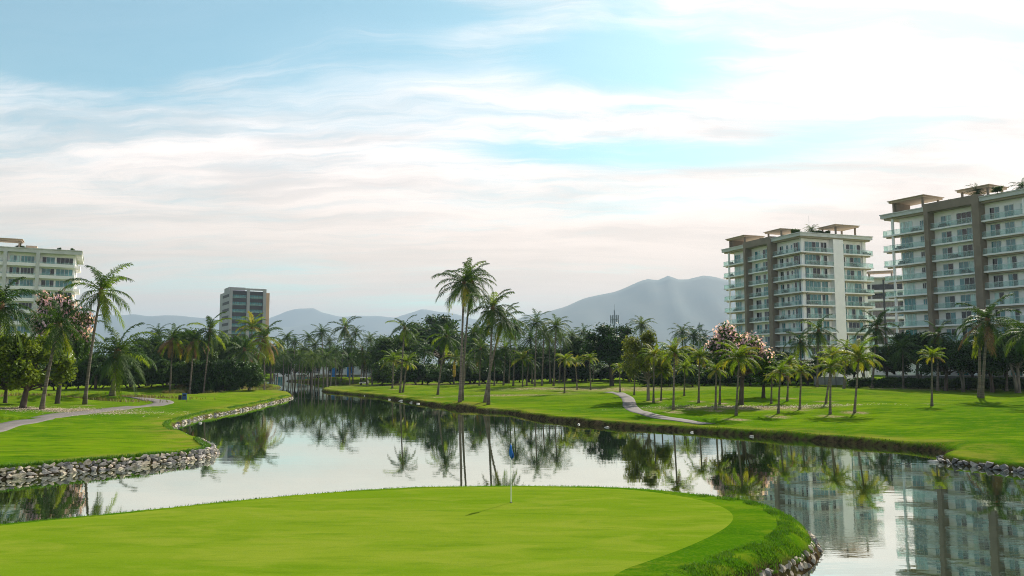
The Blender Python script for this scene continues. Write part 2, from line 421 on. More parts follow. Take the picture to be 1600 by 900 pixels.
# ---- the pond outline (its water line), walked with the water on one side
W = []
W += [(9, -30), (4.0, 2), (2.4, 10), (3.0, 16.0)]                                       # near shore, green's right side
W += [(4.8, 19.5), (6.3, 21.1), (7.65, 22.4), (8.9, 24.0), (9.75, 25.8), (10.1, 28.0), (9.75, 30.6), (8.1, 32.5), (5.7, 34.2), (2.9, 35.1), (-1.4, 35.15), (-5.5, 34.6),
      (-10.2, 31.8), (-13.9, 28.9), (-17.1, 26.6), (-22, 23.4), (-30, 18.5), (-45, 12)]
W += [(-60, 8), (-75, 22), (-52, 30), (-38, 33.5)]                                      # arm of water off to the left
W += [on_z(u, v) for u, v in ((0, 750), (100, 740), (200, 731), (260, 724), (310, 718), (336, 713), (342, 708))]          # left stone wall
W += [on_z(u, v) for u, v in ((322, 696), (300, 686), (285, 681), (275, 677), (270, 671), (280, 664), (300, 658), (320, 652), (350, 647), (380, 641.5),
                              (400, 637), (420, 632), (440, 627), (458, 622.5))]
W += [on_z(u, v) for u, v in ((456, 616), (440, 614.2), (410, 614.2), (370, 615.5), (330, 618), (292, 621), (288, 619.5), (300, 617.0), (335, 613.6), (370, 610.8), (400, 608.4), (432, 607.2))]  # side channel
W += [on_z(u, v) for u, v in ((441, 605), (425, 602.8), (405, 600.2), (398, 597.5), (402, 594.5), (420, 594.3), (450, 595.8), (480, 597.3), (520, 598.8), (560, 600.3), (568, 601.5),
                              (545, 604.0), (515, 606.3), (503, 609))]
W += [on_z(u, v) for u, v in ((502, 612.5), (540, 616.0), (580, 619.5), (600, 622.5), (620, 625.6), (650, 630.3), (690, 636), (710, 638.8), (738, 640), (745, 643.2), (772, 644.6),
                              (800, 646.4), (822, 652), (850, 656.2), (900, 661.8), (950, 667), (1000, 670), (1050, 672.6), (1110, 677), (1200, 683.3), (1300, 691.5), (1400, 700),
                              (1440, 703.8), (1474, 708.5))]
W += [on_z(u, v) for u, v in ((1486, 713), (1470, 718), (1466, 721.5), (1490, 725.5), (1550, 733), (1600, 739.5))]        # stub of wall at the right
W += [(38, 37.5), (60, 30), (85, 5), (90, -30)]


def smooth_poly(P, it=2):
    P = np.array(P)
    for _ in range(it):
        N = np.roll(P, -1, 0)
        A = P * 0.75 + N * 0.25; B = P * 0.25 + N * 0.75
        P = np.stack([A, B], 1).reshape(-1, 2)
    return P


WP = smooth_poly(W, 1)
WA, WB = WP, np.roll(WP, -1, 0)


def sdf(x, y):
    """signed distance to the water line, positive on land"""
    x = np.asarray(x, np.float64); y = np.asarray(y, np.float64)
    shp = x.shape; x = x.ravel(); y = y.ravel()
    best = np.full(x.shape, 1e18); ins = np.zeros(x.shape, bool)
    for (ax, ay), (bx, by) in zip(WA, WB):
        dx, dy = bx - ax, by - ay; L2 = dx * dx + dy * dy + 1e-12
        t = np.clip(((x - ax) * dx + (y - ay) * dy) / L2, 0, 1)
        ex = x - ax - t * dx; ey = y - ay - t * dy
        np.minimum(best, ex * ex + ey * ey, out=best)
        if ay != by:
            c = (ay > y) != (by > y)
            ins ^= c & (x < dx * (y - ay) / (by - ay) + ax)
    d = np.sqrt(best)
    return np.where(ins, -d, d).reshape(shp)


def sstep(a, b, x):
    t = np.clip((x - a) / (b - a), 0, 1); return t * t * (3 - 2 * t)


def wav(x, y, s, k=0):
    """smooth pseudo-noise, about -1..1"""
    x = x / s; y = y / s
    return (np.sin(1.0 * x + 0.7 * y + k) + np.sin(-0.6 * x + 1.3 * y + 1.7 * k + 2) + np.sin(1.7 * x - 0.9 * y + 0.6 * k + 4) + 0.6 * np.sin(2.9 * x + 2.3 * y + k * 2.2)) / 3.0


def mound(u, v, z, amp, rx, ry):
    x, y = on_z(u, v, z); return (x, y, amp, rx, ry)


MOUNDS = [mound(720, 627, 0.9, 0.35, 3.5, 3.0), mound(768, 636, 0.9, 0.35, 3.6, 3.0),
          mound(130, 622, 1.0, 0.9, 7.0, 2.4), mound(60, 627, 1.0, 0.7, 8.0, 2.4), mound(182, 617, 1.0, 0.8, 4.0, 2.5),
          mound(270, 604, 1.4, 1.0, 9.0, 5.0), mound(330, 606, 1.2, 0.5, 8.0, 5.0),
          mound(1395, 640, 1.1, 0.45, 7, 6), mound(1560, 650, 1.2, 0.4, 9, 6), mound(440, 588, 2.0, 0.7, 16, 12), mound(540, 588, 2.0, 1.0, 16, 12),
          mound(1200, 612, 1.6, 0.5, 18, 9), mound(880, 604, 1.6, 0.4, 16, 9), mound(1520, 690, 0.8, 0.25, 4, 4)]


def land(x, y, s):
    d = np.hypot(x, y)
    near = 1 - sstep(36, 42, np.hypot(x - 0, y - 0))                  # the green's own peninsula
    hb = 0.50 + (0.07 * wav(x, y, 6.5, 1) + 0.06 * wav(x, y, 1.6, 7)) * sstep(20, 60, d)
    hb = hb + near * 0.23
    w = 0.50 + 0.20 * wav(x, y, 2.1, 3) * (1 - near) + near * 0.25
    prof = np.clip(s / w, 0, 1); prof = 1 - (1 - prof) ** 1.6
    up = hb * prof + 0.05 * sstep(0.4, 2.0, s) * (0.6 + wav(x, y, 3.2, 5) * (1 - near))
    inland = sstep(2, 22, s) * (1 - near)
    up = up + inland * (0.22 * wav(x, y, 15, 2) + 0.14 * wav(x, y, 6, 9) + 0.15) * (1 - 0.75 * (x < -12) * (y < 75))
    up = up + (1 - near) * 0.016 * np.clip(s - 2, 0, 60) * sstep(60, 110, d)
    for mx, my, a, rx, ry in MOUNDS:
        up = up + a * np.exp(-((x - mx) / rx) ** 2 - ((y - my) / ry) ** 2) * sstep(0.0, 1.2, s)
    far = sstep(300, 500, d)
    return up * (1 - far) + 1.8 * far


def height(x, y, s=None):
    x = np.asarray(x, float); y = np.asarray(y, float)
    if s is None: s = sdf(x, y)
    return np.where(s > 0, land(x, y, s), np.maximum(-1.4, s * 0.9))


RS = np.geomspace(14.0, 420.0, 900)


def ground_at(u, v):
    """where the sight line through a picture point meets the ground"""
    d = ray(u, v); k = RS / d[1]
    xs, ys, zs = d[0] * k, d[1] * k, CZ + d[2] * k
    below = zs < height(xs, ys)
    i = int(np.argmax(below)) if below.any() else len(RS) - 1
    return Vector((xs[i], ys[i], float(height(xs[i], ys[i]))))


def hz(x, y): return float(height(np.array([x]), np.array([y]))[0])


# ------------------------------------------------------------------ ground, water, putting green, paths
def build_ground():
    az = np.concatenate([np.linspace(-180, -46, 46)[:-1], np.linspace(-46, -37, 40)[:-1], np.linspace(-37, 37, 560)[:-1], np.linspace(37, 46, 40)[:-1], np.linspace(46, 180, 46)[:-1]])
    r = np.concatenate([np.geomspace(1.5, 14, 18)[:-1], np.geomspace(14, 140, 430)[:-1], np.geomspace(140, 320, 120)[:-1], np.geomspace(320, 12300, 40)])
    A, Rr = np.meshgrid(np.radians(az), r)
    x = Rr * np.sin(A); y = Rr * np.cos(A)
    s = sdf(x, y); z = height(x, y, s)
    n, c = x.shape
    V = np.stack([x, y, z], -1).reshape(-1, 3)
    V = np.concatenate([V, [[0, 0, hz(0, 0)]]])
    i = np.arange(n - 1)[:, None] * c; j = np.arange(c)[None, :]; j2 = (j + 1) % c
    Q = np.stack([i + j, i + j2, i + c + j2, i + c + j], -1).reshape(-1, 4)[:, ::-1]
    cap = np.stack([np.full(c, n * c), np.arange(c), (np.arange(c) + 1) % c, np.full(c, n * c)], -1)
    me = mesh_np('ground', V, Q, ['lawn'], smooth=True)
    # tip of the fan under the viewer
    near = 1 - sstep(36, 42, np.hypot(x, y))
    hb = 0.72
    edge = 1 - sstep(0.16, 0.50 + 0.18 * wav(x, y, 1.3, 4), s + 0.14 * wav(x, y, 0.8, 2) + 0.10 * wav(x, y, 3.7, 6))
    earth = np.where(s > 0, edge, 1.0) * (1 - 0.9 * near * sstep(0.34, 0.50, s))
    left = ((x < -12) & (y < 140)).astype(float)
    earth = earth * (1 - 0.4 * left * sstep(0.15, 0.35, s))
    dry = sstep(0.4, 0.9, s) * (1 - sstep(1.2, 4.5, s)) * 0.9 * (1 - near) + 0.45 * sstep(80, 160, np.hypot(x, y))
    lit = np.zeros_like(x)
    for u, v, zz, rx, ry, a in ((965, 606, 1.5, 12, 8, 1.0), (1165, 634, 1.2, 9, 2.4, 1.0), (860, 606, 1.5, 9, 3.5, 0.9), (690, 596, 1.6, 22, 10, 1.0), (90, 640, 0.9, 7, 3.0, 0.9),
                               (1560, 606, 1.8, 24, 6, 1.0), (1470, 606, 1.8, 14, 5, 1.0), (800, 612, 1.4, 9, 2.0, 0.8), (300, 600, 1.5, 22, 8, 1.0)):
        mx, my = on_z(u, v, zz); lit = np.maximum(lit, a * np.exp(-((x - mx) / rx) ** 2 - ((y - my) / ry) ** 2) * 1.3)
    for u, v in ((1216, 646.5), (1249.5, 640), (1230, 627), (1297, 647.5), (1290, 631), (1335, 645), (1456, 634), (1150, 649.5), (1118, 640.5), (1124.5, 632.5), (1091.5, 630), (1052, 641), (1021, 629), (1033, 626),
                 (882, 614.5), (816.5, 604), (684, 617), (625, 614), (613, 607), (720, 628), (762, 632), (132, 632), (65, 640), (1534, 622)):
        mx, my = on_z(u, v, 0.95); q = np.hypot(x - mx, (y - my) * 0.7); lit = np.maximum(lit, 0.95 * (1 - sstep(0.5, 1.6, q)))
    at = me.attributes.new('zone', 'FLOAT_COLOR', 'POINT')
    colr = np.stack([np.clip(earth, 0, 1), np.clip(dry, 0, 1), np.clip(lit, 0, 1), np.ones_like(x)], -1).reshape(-1, 4)
    colr = np.concatenate([colr, [[0, 0, 0, 1]]])
    at.data.foreach_set('color', colr.astype(np.float32).ravel())
    o = link('ground', me); tag(o, 'undulating mown golf course lawn around the pond', kind='structure')
    # water
    w = link('water', mesh('water', [(-110, -40, 0), (110, -40, 0), (110, 420, 0), (-110, 420, 0)], [(0, 1, 2, 3)], 'pond_water'))
    tag(w, 'still pond reflecting the palms and the sky', kind='structure')


build_ground()


def draped(name, outline, m, lift, label, inner=14, power=1.0):
    """a disc-like sheet that follows the ground"""
    P = smooth_poly(outline, 3); c = P.mean(0); V = []; Fc = []; n = len(P)
    for k in range(inner + 1):
        q = c + (P - c) * (k / inner) ** power
        V.append(q)
    V = np.concatenate(V)
    z = height(V[:, 0], V[:, 1]) + lift
    z[-n:] -= lift + 0.01
    for k in range(inner):
        for j in range(n):
            a = k * n + j; b = k * n + (j + 1) % n
            Fc.append((a, b, b + n, a + n))
    o = link(name, mesh_np(name, np.column_stack([V, z]), Fc, [m], smooth=True))
    return tag(o, label, kind='structure')


draped('putting_green', [on_z(u, v, 0.83) for u, v in ((1152, 800), (1148, 816), (1110, 838), (1040, 866), (950, 895))] + [(1.2, 15.5), (-4, 13.5), (-10, 14), (-18, 17.5), (-20.5, 21.0)] +
       [on_z(u, v, 0.83) for u, v in ((0, 815), (200, 797), (400, 776.5), (600, 760), (750, 756), (900, 757), (1000, 762), (1080, 773), (1130, 786))],
       'putting_turf', 0.012, 'close mown pale green putting surface in the foreground', 40)
draped('putting_green', [on_z(u, v, 1.15) for u, v in ((60, 605), (110, 609), (180, 608.5), (228, 606), (240, 603), (200, 601), (130, 600.6), (80, 601.5))],
       'putting_turf', 0.05, 'flat pale putting green at the far left below the trees', 12)
draped('sand_bunker', [on_z(u, v, 1.3) for u, v in ((232, 602.5), (250, 604.5), (275, 604), (282, 602), (262, 600.5), (240, 600.8))], 'sand', 0.05, 'small pale sand bunker in front of the left trees', 6)


def ribbon(name, pts, width, m, label, lift=0.03, kerb=False):
    P = np.array(pts)
    for _ in range(3):
        N = np.concatenate([[P[0]], np.stack([P[:-1] * 0.75 + P[1:] * 0.25, P[:-1] * 0.25 + P[1:] * 0.75], 1).reshape(-1, 2), [P[-1]]]); P = N
    T = np.gradient(P, axis=0); T /= np.linalg.norm(T, axis=1)[:, None] + 1e-9
    Nn = np.stack([-T[:, 1], T[:, 0]], 1)
    offs = np.array([-0.5, -0.48, -0.25, 0, 0.25, 0.48, 0.5]) * width
    V = P[:, None, :] + Nn[:, None, :] * offs[None, :, None]
    z = height(V[..., 0], V[..., 1]) + lift
    z[:, 0] -= 0.15; z[:, -1] -= 0.15
    k = len(offs); n = len(P)
    i = np.arange(n - 1)[:, None] * k; j = np.arange(k - 1)[None, :]
    Q = np.stack([i + j, i + j + 1, i + k + j + 1, i + k + j], -1).reshape(-1, 4)[:, ::-1]
    o = link(name, mesh_np(name, np.concatenate([V, z[..., None]], -1).reshape(-1, 3), Q, [m], smooth=False))
    return tag(o, label, kind='structure')


ribbon('cart_path', [(-46, 40)] + [on_z(u, v, 0.88) for u, v in ((-60, 680), (0, 662), (60, 652.5), (115, 645), (180, 637), (235, 631.5), (262, 627), (240, 624.0), (205, 622.5), (150, 622.0))], 2.6,
       'path_paving', 'grey paved cart path bending across the left lawn')
ribbon('cart_path', [on_z(u, v, 0.8) for u, v in ((1108, 656.5), (1090, 655.0), (1066, 652.6), (1030, 648.5), (1000, 643.5), (983, 637), (984, 628.5), (972, 621), (950, 616.6))], 1.7,
       'path_paving', 'grey paved cart path winding up from the right bank')

# ------------------------------------------------------------------ mountains and haze


def ridge(name, prof, D, depth, label, seed):
    """a range with a crest line and spurs running down to both sides"""
    us = np.array([p[0] for p in prof], float); vv = np.array([p[1] for p in prof], float)
    U = np.linspace(us[0], us[-1], 150); C = np.interp(U, us, vv)
    rs = np.random.RandomState(seed)
    jag = sum(np.sin(U / (34 / k) + rs.rand() * 6) / k for k in range(1, 7)) * 1.2
    H = (HV - C) * D / F + CZ + jag * D / F * 1.1
    H = np.maximum(H, 4)
    X = (U - 800) / F * D
    t = np.linspace(-1, 1, 41)
    V = []
    for k, tt in enumerate(t):
        sp = 1 + 0.16 * np.sin(X / (D * 0.020) + 2.0 * np.sin(tt * 3 + X / (D * 0.05))) * abs(tt)
        fall = np.clip(1 - abs(tt) ** 1.05 * (0.85 + 0.15 * sp), 0, 1) ** 1.15
        zz = H * fall + 0.025 * H * np.sin(X / (D * 0.008) + tt * 9) * (abs(tt) * (1 - abs(tt)) * 2)
        V.append(np.stack([X * (1 + tt * depth / D * 0.5), np.full_like(X, D + tt * depth) + 0.04 * D * np.sin(X / (D * 0.06)) * 0.3, np.maximum(zz, -1)], -1))
    V = np.concatenate(V); n = len(U)
    i = np.arange(40)[:, None] * n; j = np.arange(n - 1)[None, :]
    Q = np.stack([i + j, i + j + 1, i + n + j + 1, i + n + j], -1).reshape(-1, 4)
    o = link(name, mesh_np(name, V, Q, ['mountain'], smooth=True))
    return tag(o, label, kind='structure')


ridge('mountain', [(620, 568), (700, 545), (770, 515), (822, 494), (850, 488), (880, 478), (920, 463), (960, 455), (990, 445), (1015, 437), (1030, 438), (1045, 432), (1060, 437), (1075, 436), (1100, 429), (1118, 434), (1130, 438), (1150, 440),
                   (1200, 438), (1260, 452), (1330, 468), (1420, 470), (1520, 490), (1640, 520), (1750, 568)], 6600, 1600, 'large blue mountain rising behind the trees at the right', 3)
ridge('mountain', [(330, 568), (370, 530), (410, 500), (440, 488), (465, 482), (485, 481), (500, 488), (530, 492), (580, 494), (620, 497), (660, 486), (700, 490), (760, 500), (840, 530), (900, 568)], 10400, 1300,
      'pale flat-topped mountain far behind the middle grove', 5)
ridge('mountain', [(-250, 568), (-150, 530), (-60, 505), (20, 500), (100, 498), (170, 494), (215, 493), (250, 495), (290, 496), (330, 498), (360, 503), (400, 508), (430, 512), (470, 508), (520, 512), (560, 518),
                   (620, 520), (680, 530), (760, 568)], 8800, 1200, 'low blue range of hills behind the left grove', 9)


def build_haze():
    b = MB().box(-13000, 13000, -12500, 13000, -2.6, 790)
    m = bpy.data.materials.new('haze_air'); m.use_nodes = True
    t = NT(m.node_tree); t.n.clear()
    out = t.new('ShaderNodeOutputMaterial'); v = t.new('ShaderNodeVolumePrincipled')
    v.inputs['Color'].default_value = (0.51, 0.65, 0.80, 1); v.inputs['Density'].default_value = 0.00013; v.inputs['Anisotropy'].default_value = 0.1
    t.l.new(v.outputs[0], out.inputs['Volume'])
    MATS['haze_air'] = m
    o = b.build('haze', 'haze_air'); tag(o, 'thin pale haze in the air over the whole place', kind='stuff')
    o.display_type = 'WIRE'


build_haze()
# ------------------------------------------------------------------ buildings
GL = ['window_teal', 'window_teal', 'window_pale', 'window_dark', 'window_dark']


class Face:
    """a facade in its building's own frame: s runs along it, o outward"""
    def __init__(s, root, fn): s.root = root; s.fn = fn
    def box(s, mb, s0, s1, o0, o1, z0, z1):
        (xa, ya), (xb, yb) = s.fn(s0, o0), s.fn(s1, o1); mb.box(xa, xb, ya, yb, z0, z1)
    def part(s, name, m, s0, s1, o0, o1, z0, z1, parent=None):
        mb = MB(); s.box(mb, s0, s1, o0, o1, z0, z1); return mb.build(name, m, parent or s.root)
    def window(s, s0, s1, z0, z1, n, glass=None, frame='frame_white', o=0.0):
        w = 0.07; mb = MB()
        s.box(mb, s0, s1, o, o + 0.09, z0, z0 + w); s.box(mb, s0, s1, o, o + 0.09, z1 - w, z1)
        for k in range(n + 1):
            c = s0 + (s1 - s0 - w) * k / n; s.box(mb, c, c + w, o, o + 0.088, z0 + w, z1 - w)
        f = mb.build('window', frame, s.root)
        for k in range(n):
            c0 = s0 + (s1 - s0 - w) * k / n + w; c1 = s0 + (s1 - s0 - w) * (k + 1) / n
            g = glass or rnd.choice(GL)
            s.part('pane', g, c0, c1, o + 0.01, o + 0.035, z0 + w, z1 - w, f)
        return f
    def balcony(s, s0, s1, depth, z, rail=True, ends=(False, False), soffit=True):
        sl = s.part('balcony_slab', 'render_white', s0, s1, 0.004, depth, z - 0.30, z)
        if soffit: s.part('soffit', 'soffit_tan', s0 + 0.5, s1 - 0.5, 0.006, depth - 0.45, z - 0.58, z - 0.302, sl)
        if rail:
            r = s.part('balustrade', 'balustrade_glass', s0 + 0.06, s1 - 0.06, depth - 0.10, depth - 0.07, z + 0.02, z + 1.02)
            mb = MB(); s.box(mb, s0 + 0.05, s1 - 0.05, depth - 0.12, depth - 0.05, z + 1.022, z + 1.075)
            k = max(2, int((s1 - s0) / 1.6))
            for q in range(k + 1):
                c = s0 + 0.06 + (s1 - s0 - 0.16) * q / k; s.box(mb, c, c + 0.04, depth - 0.135, depth - 0.102, z + 0.003, z + 1.022)
            mb.build('handrail', 'rail_metal', r)
            for e, c in zip(ends, (s0 + 0.07, s1 - 0.10)):
                if e: s.part('end_glass', 'balustrade_glass', c, c + 0.03, 0.15, depth - 0.14, z + 0.02, z + 1.0, r)
        if rnd.random() < 0.65:
            c = s0 + 0.8 + rnd.random() * max(0.1, s1 - s0 - 3.0)
            mb = MB(); s.box(mb, c, c + 1.4, 0.55, 1.1, z + 0.004, z + 0.45); s.box(mb, c, c + 1.4, 0.5, 0.62, z + 0.46, z + 0.85)
            s.box(mb, c + 1.7, c + 2.1, 0.6, 1.05, z + 0.004, z + 0.42)
            mb.build('balcony_seat', 'frame_dark', sl)


def pergola(root, x0, x1, y0, y1, z, h, name='roof_canopy', wallx=None):
    p = MB().box(x0, x1, y0, y1, z + h, z + h + 0.35).build(name, 'canopy_tan', root)
    MB().box(x0 - 0.25, x1 + 0.25, y0 - 0.25, y1 + 0.25, z + h + 0.352, z + h + 0.50).build('canopy_cap', 'canopy_tan', p)
    for a in (x0 + 0.5, x1 - 0.8):
        for b in (y0 + 0.5, y1 - 0.8): MB().box(a, a + 0.35, b, b + 0.35, z, z + h - 0.003).build('post', 'pier_brown', p)
    if wallx is not None: MB().box(wallx, wallx + 0.8, y0 + 1, y1 - 1, z, z + h - 0.004).build('stub_wall', 'pier_brown', p)
    return p


FLOORS = [33.3 - 3.28 * k for k in range(9)]
ROOF0, ROOF1 = 36.75, 37.75


def apartment(label, P0, P1, LA, front, depth):
    """balconied apartment block; local x runs along the long face from its far end, -y is outward"""
    d = Vector((P1[0] - P0[0], P1[1] - P0[1])).normalized()
    root = thing('apartment_block', label, 'building', (P0[0], P0[1], 0), math.atan2(d.y, d.x), 'balconied apartment blocks round the course')
    A = Face(root, lambda s, o: (s, -o))
    L = 20.1 + LA
    MB().box(1.6, L, 0, depth, 0.5, ROOF0).build('wall', 'render_white', root)
    # roof slab in two steps
    rf = MB().box(-1.7, L + 1.8, -1.8, depth + 0.6, ROOF0 + 0.30, ROOF1).build('roof', 'fascia_grey', root)
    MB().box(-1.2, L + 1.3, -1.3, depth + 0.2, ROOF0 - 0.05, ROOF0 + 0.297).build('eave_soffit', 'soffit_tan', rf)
    MB().box(-1.85, L + 1.95, -1.95, depth + 0.75, ROOF1 + 0.003, ROOF1 + 0.22).build('coping', 'concrete_pale', rf)
    # brown piers and the frame they carry
    for a, b in ((8.6, 9.5), (18.7, 20.1)):
        A.part('pier', 'pier_brown', a, b, 0.01, 2.05, 0.5, ROOF1 + 0.75)
    A.part('pier_beam', 'pier_brown', 9.503, 18.697, 1.5, 2.03, ROOF0 + 0.0, ROOF1 + 0.74)
    # corner column of the open end
    A.part('corner_column', 'render_white', 0.5, 0.95, 0.9, 1.3, 0.5, ROOF0 - 0.06)
    for zi, z in enumerate(FLOORS):
        A.balcony(-1.5, 8.597, 1.5, z, ends=(True, False))
        A.window(1.9, 4.6, z + 0.05, z + 2.6, 3, 'window_pale' if rnd.random() < .5 else 'window_teal')
        A.window(6.3, 7.2, z + 1.0, z + 2.3, 2, rnd.choice(['window_dark', 'window_teal']))
        A.balcony(9.503, 18.697, 1.35, z, soffit=False)
        A.window(11.0, 13.2, z + 0.05, z + 2.45, 2); A.window(14.3, 17.4, z + 0.05, z + 2.5, 3)
        A.balcony(20.103, L + (0.0 if front else 1.6), 1.5, z)
        if LA < 15:
            A.window(21.2, 22.5, z + 0.05, z + 2.45, 2); A.window(23.6, 24.5, z + 0.4, z + 2.4, 1); A.window(25.4, 26.1, z + 1.0, z + 2.3, 1)
            A.window(L - 2.9, L - 0.35, z + 0.05, z + 2.6, 3)
        else:
            for q in range(int(LA // 8.4)):
                b = 20.6 + q * 8.4
                A.window(b + 0.4, b + 2.3, z + 0.05, z + 2.45, 2); A.window(b + 3.2, b + 5.0, z + 0.05, z + 2.45, 2); A.window(b + 6.2, b + 7.1, z + 1.0, z + 2.3, 2)
            if zi % 3 == 0: A.part('screen_wall', 'render_white', 28.1, 28.4, 0.1, 1.8, z + 0.01, z + 2.8)
        if front:
            B = Face(root, lambda s, o: (L + o, s))
            B.balcony(0, 8.4, 1.5, z)
            B.window(0.8, 5.4, z + 0.05, z + 2.7, 4); B.window(5.7, 7.6, z + 0.05, z + 2.7, 2)
            B.balcony(11.6, 20.9, 1.5, z, ends=(True, True))
            B.window(12.0, 13.2, z + 0.05, z + 2.6, 1); B.window(13.6, 18.2, z + 0.05, z + 2.6, 4)
            # link of the two balcony runs round the corner
            sl = MB().box(L + 0.003, L + 1.49, -1.49, -0.003, z - 0.30, z - 0.002).build('balcony_slab', 'render_white', root)
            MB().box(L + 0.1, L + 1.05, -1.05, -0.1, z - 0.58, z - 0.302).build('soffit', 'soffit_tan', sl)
    if front:
        MB().box(L - 0.15, L + 0.45, -0.45, 0.35, 0.5, ROOF0 - 0.06).build('corner_column', 'render_white', root)
        MB().box(L + 0.02, L + 0.5, 18.5, 19.1, 0.5, ROOF0 - 0.06).build('corner_column', 'render_white', root)
        MB().box(L + 0.012, L + 1.45, 8.45, 11.55, 0.5, ROOF0 - 0.06).build('plain_bay', 'render_white', root)
    # things that are part of the roof
    zt = ROOF1 + 0.23
    pergola(root, 0.2, 8.3, -1.4, 5.0, zt, 2.2, wallx=0.6)
    pergola(root, 14.0, 20.5, 1.0, 7.0, zt, 2.2)
    if front: pergola(root, L - 6.5, L - 0.5, 11.0, 18.5, zt, 2.5)
    else: pergola(root, 27.0, 40, 2.0, 9.0, zt, 1.8)
    MB().tube([(L * 0.78, depth * 0.4, zt), (L * 0.78, depth * 0.4, zt + 6.0)], 0.03, 5).build('antenna', 'steel', root)
    return root


def unit(a, b):
    v = Vector((b[0] - a[0], b[1] - a[1])); return v.normalized()


b1 = apartment('white apartment block with brown piers and wrap-round balconies above the pink-flowering tree', (61.6, 223.5), (71.5, 196.0), 9.3, True, 20.0)
b2 = apartment('white balconied apartment block with brown piers, cut off by the right picture edge', (82.4, 171.0), (103.5, 131.4), 33.6, False, 18.0)


def left_block():
    """block at the left edge: long face towards us, end wall in the sun"""
    P0 = Vector((-172.9, 203.7)); P1 = Vector((-125.4, 228.0)); d = (P1 - P0).normalized(); L = (P1 - P0).length
    root = thing('apartment_block', 'white apartment block with grey piers and roof garden at the left picture edge', 'building', (P0.x, P0.y, 0), math.atan2(d.y, d.x),
                 'balconied apartment blocks round the course')
    A = Face(root, lambda s, o: (s, -o)); B = Face(root, lambda s, o: (L + o, s))
    MB().box(0, L, 0, 22, 0.5, ROOF0).build('wall', 'render_white', root)
    rf = MB().box(-1, L + 1.6, -1.8, 23.5, ROOF0, ROOF1).build('roof', 'fascia_grey', root)
    MB().box(-1.1, L + 1.75, -1.95, 23.6, ROOF1 + 0.003, ROOF1 + 0.25).build('coping', 'concrete_pale', rf)
    piers = [L - 9.6, L - 17.4, L - 30]
    for p in piers: A.part('pier', 'fascia_grey', p, p + 0.9, 0.01, 1.9, 0.5, ROOF0 - 0.01)
    for z in FLOORS:
        edges = [0] + [v for p in sorted(piers) for v in (p, p + 0.9)] + [L]
        for i in range(0, len(edges), 2):
            a, b = edges[i] + 0.003, edges[i + 1] - 0.003
            sl = A.part('balcony_slab', 'render_white', a, b, 0.004, 1.6, z - 0.35, z + 0.55)
            r = A.part('balustrade', 'balustrade_glass', a + 0.05, b - 0.05, 1.5, 1.53, z + 0.553, z + 1.0)
            w = b - a
            if w < 10:
                A.window(a + 0.5, a + 0.5 + w * 0.36, z + 0.6, z + 2.6, 3); A.window(a + w * 0.46, b - 0.5, z + 0.6, z + 2.6, 4, rnd.choice(['window_dark', 'window_teal']))
            else:
                for q in range(int(w // 4.2)): A.window(a + 0.5 + q * 4.2, a + 3.6 + q * 4.2, z + 0.6, z + 2.6, 3)
        sl = B.part('balcony_slab', 'render_white', 0.5, 12, 0.004, 1.3, z - 0.35, z + 0.5)
        B.window(1.5, 4.0, z + 0.6, z + 2.5, 2, 'window_dark'); B.window(6.0, 9.0, z + 0.6, z + 2.5, 3)
    zt = ROOF1 + 0.26
    pergola(root, L - 22, L - 13.5, 1, 7, zt, 2.2, wallx=L - 21.4)
    MB().box(L - 12.5, L - 9.8, 2, 5, zt, zt + 1.1).build('stair_head', 'canopy_tan', root)


left_block()


def tower():
    P0 = Vector((-155.2, 440.0)); d = Vector((0.86, 0.51)).normalized(); L = 19.0; top = 47.6
    root = thing('office_tower', 'grey tower with teal glazed bays and a peach side wall, far behind the left palms', 'building', (P0.x, P0.y, 0), math.atan2(d.y, d.x))
    A = Face(root, lambda s, o: (s, -o)); C = Face(root, lambda s, o: (-o, s))
    MB().box(0.0, L, 0.8, 30, 1, top - 1.5).build('wall', 'tower_grey', root)
    mb = MB(); mb.box(-0.35, 0.9, -0.4, 0.8, 1, top); mb.box(8.6, 10.2, -0.4, 0.8, 1, top - 0.9); mb.box(L - 1.5, L + 0.2, -0.4, 0.8, 1, top); mb.build('column', 'tower_grey', root)
    MB().box(0.9, L - 1.5, -0.35, 0.8, top - 1.0, top).build('parapet', 'tower_grey', root)
    MB().box(0.3, 9.0, 6, 20, top - 1.49, top + 0.9).build('plant_room', 'tower_grey', root)
    fl = 4.0; k = 0; z = top - 1.6 - fl
    while z > 12:
        for a, b in ((0.93, 8.57), (10.23, L - 1.53)):
            A.part('spandrel', 'tower_dark', a, b, -0.78, -0.30, z + 2.05, z + fl - 0.003)
            f = A.window(a, b, z, z + 2.04, 6, 'tower_teal', 'frame_dark', -0.75)
            A.part('balustrade', 'balustrade_glass', a, b, -0.12, -0.09, z + 0.02, z + 0.9)
        C.part('window_band', 'tower_dark', 4.5, 22, 0.003, 0.06, z + 0.9, z + 2.5)
        z -= fl
    MB().box(L + 0.203, L + 2.6, 2.0, 22, 1, top - 1.9).build('side_wall', 'tower_peach', root)


tower()


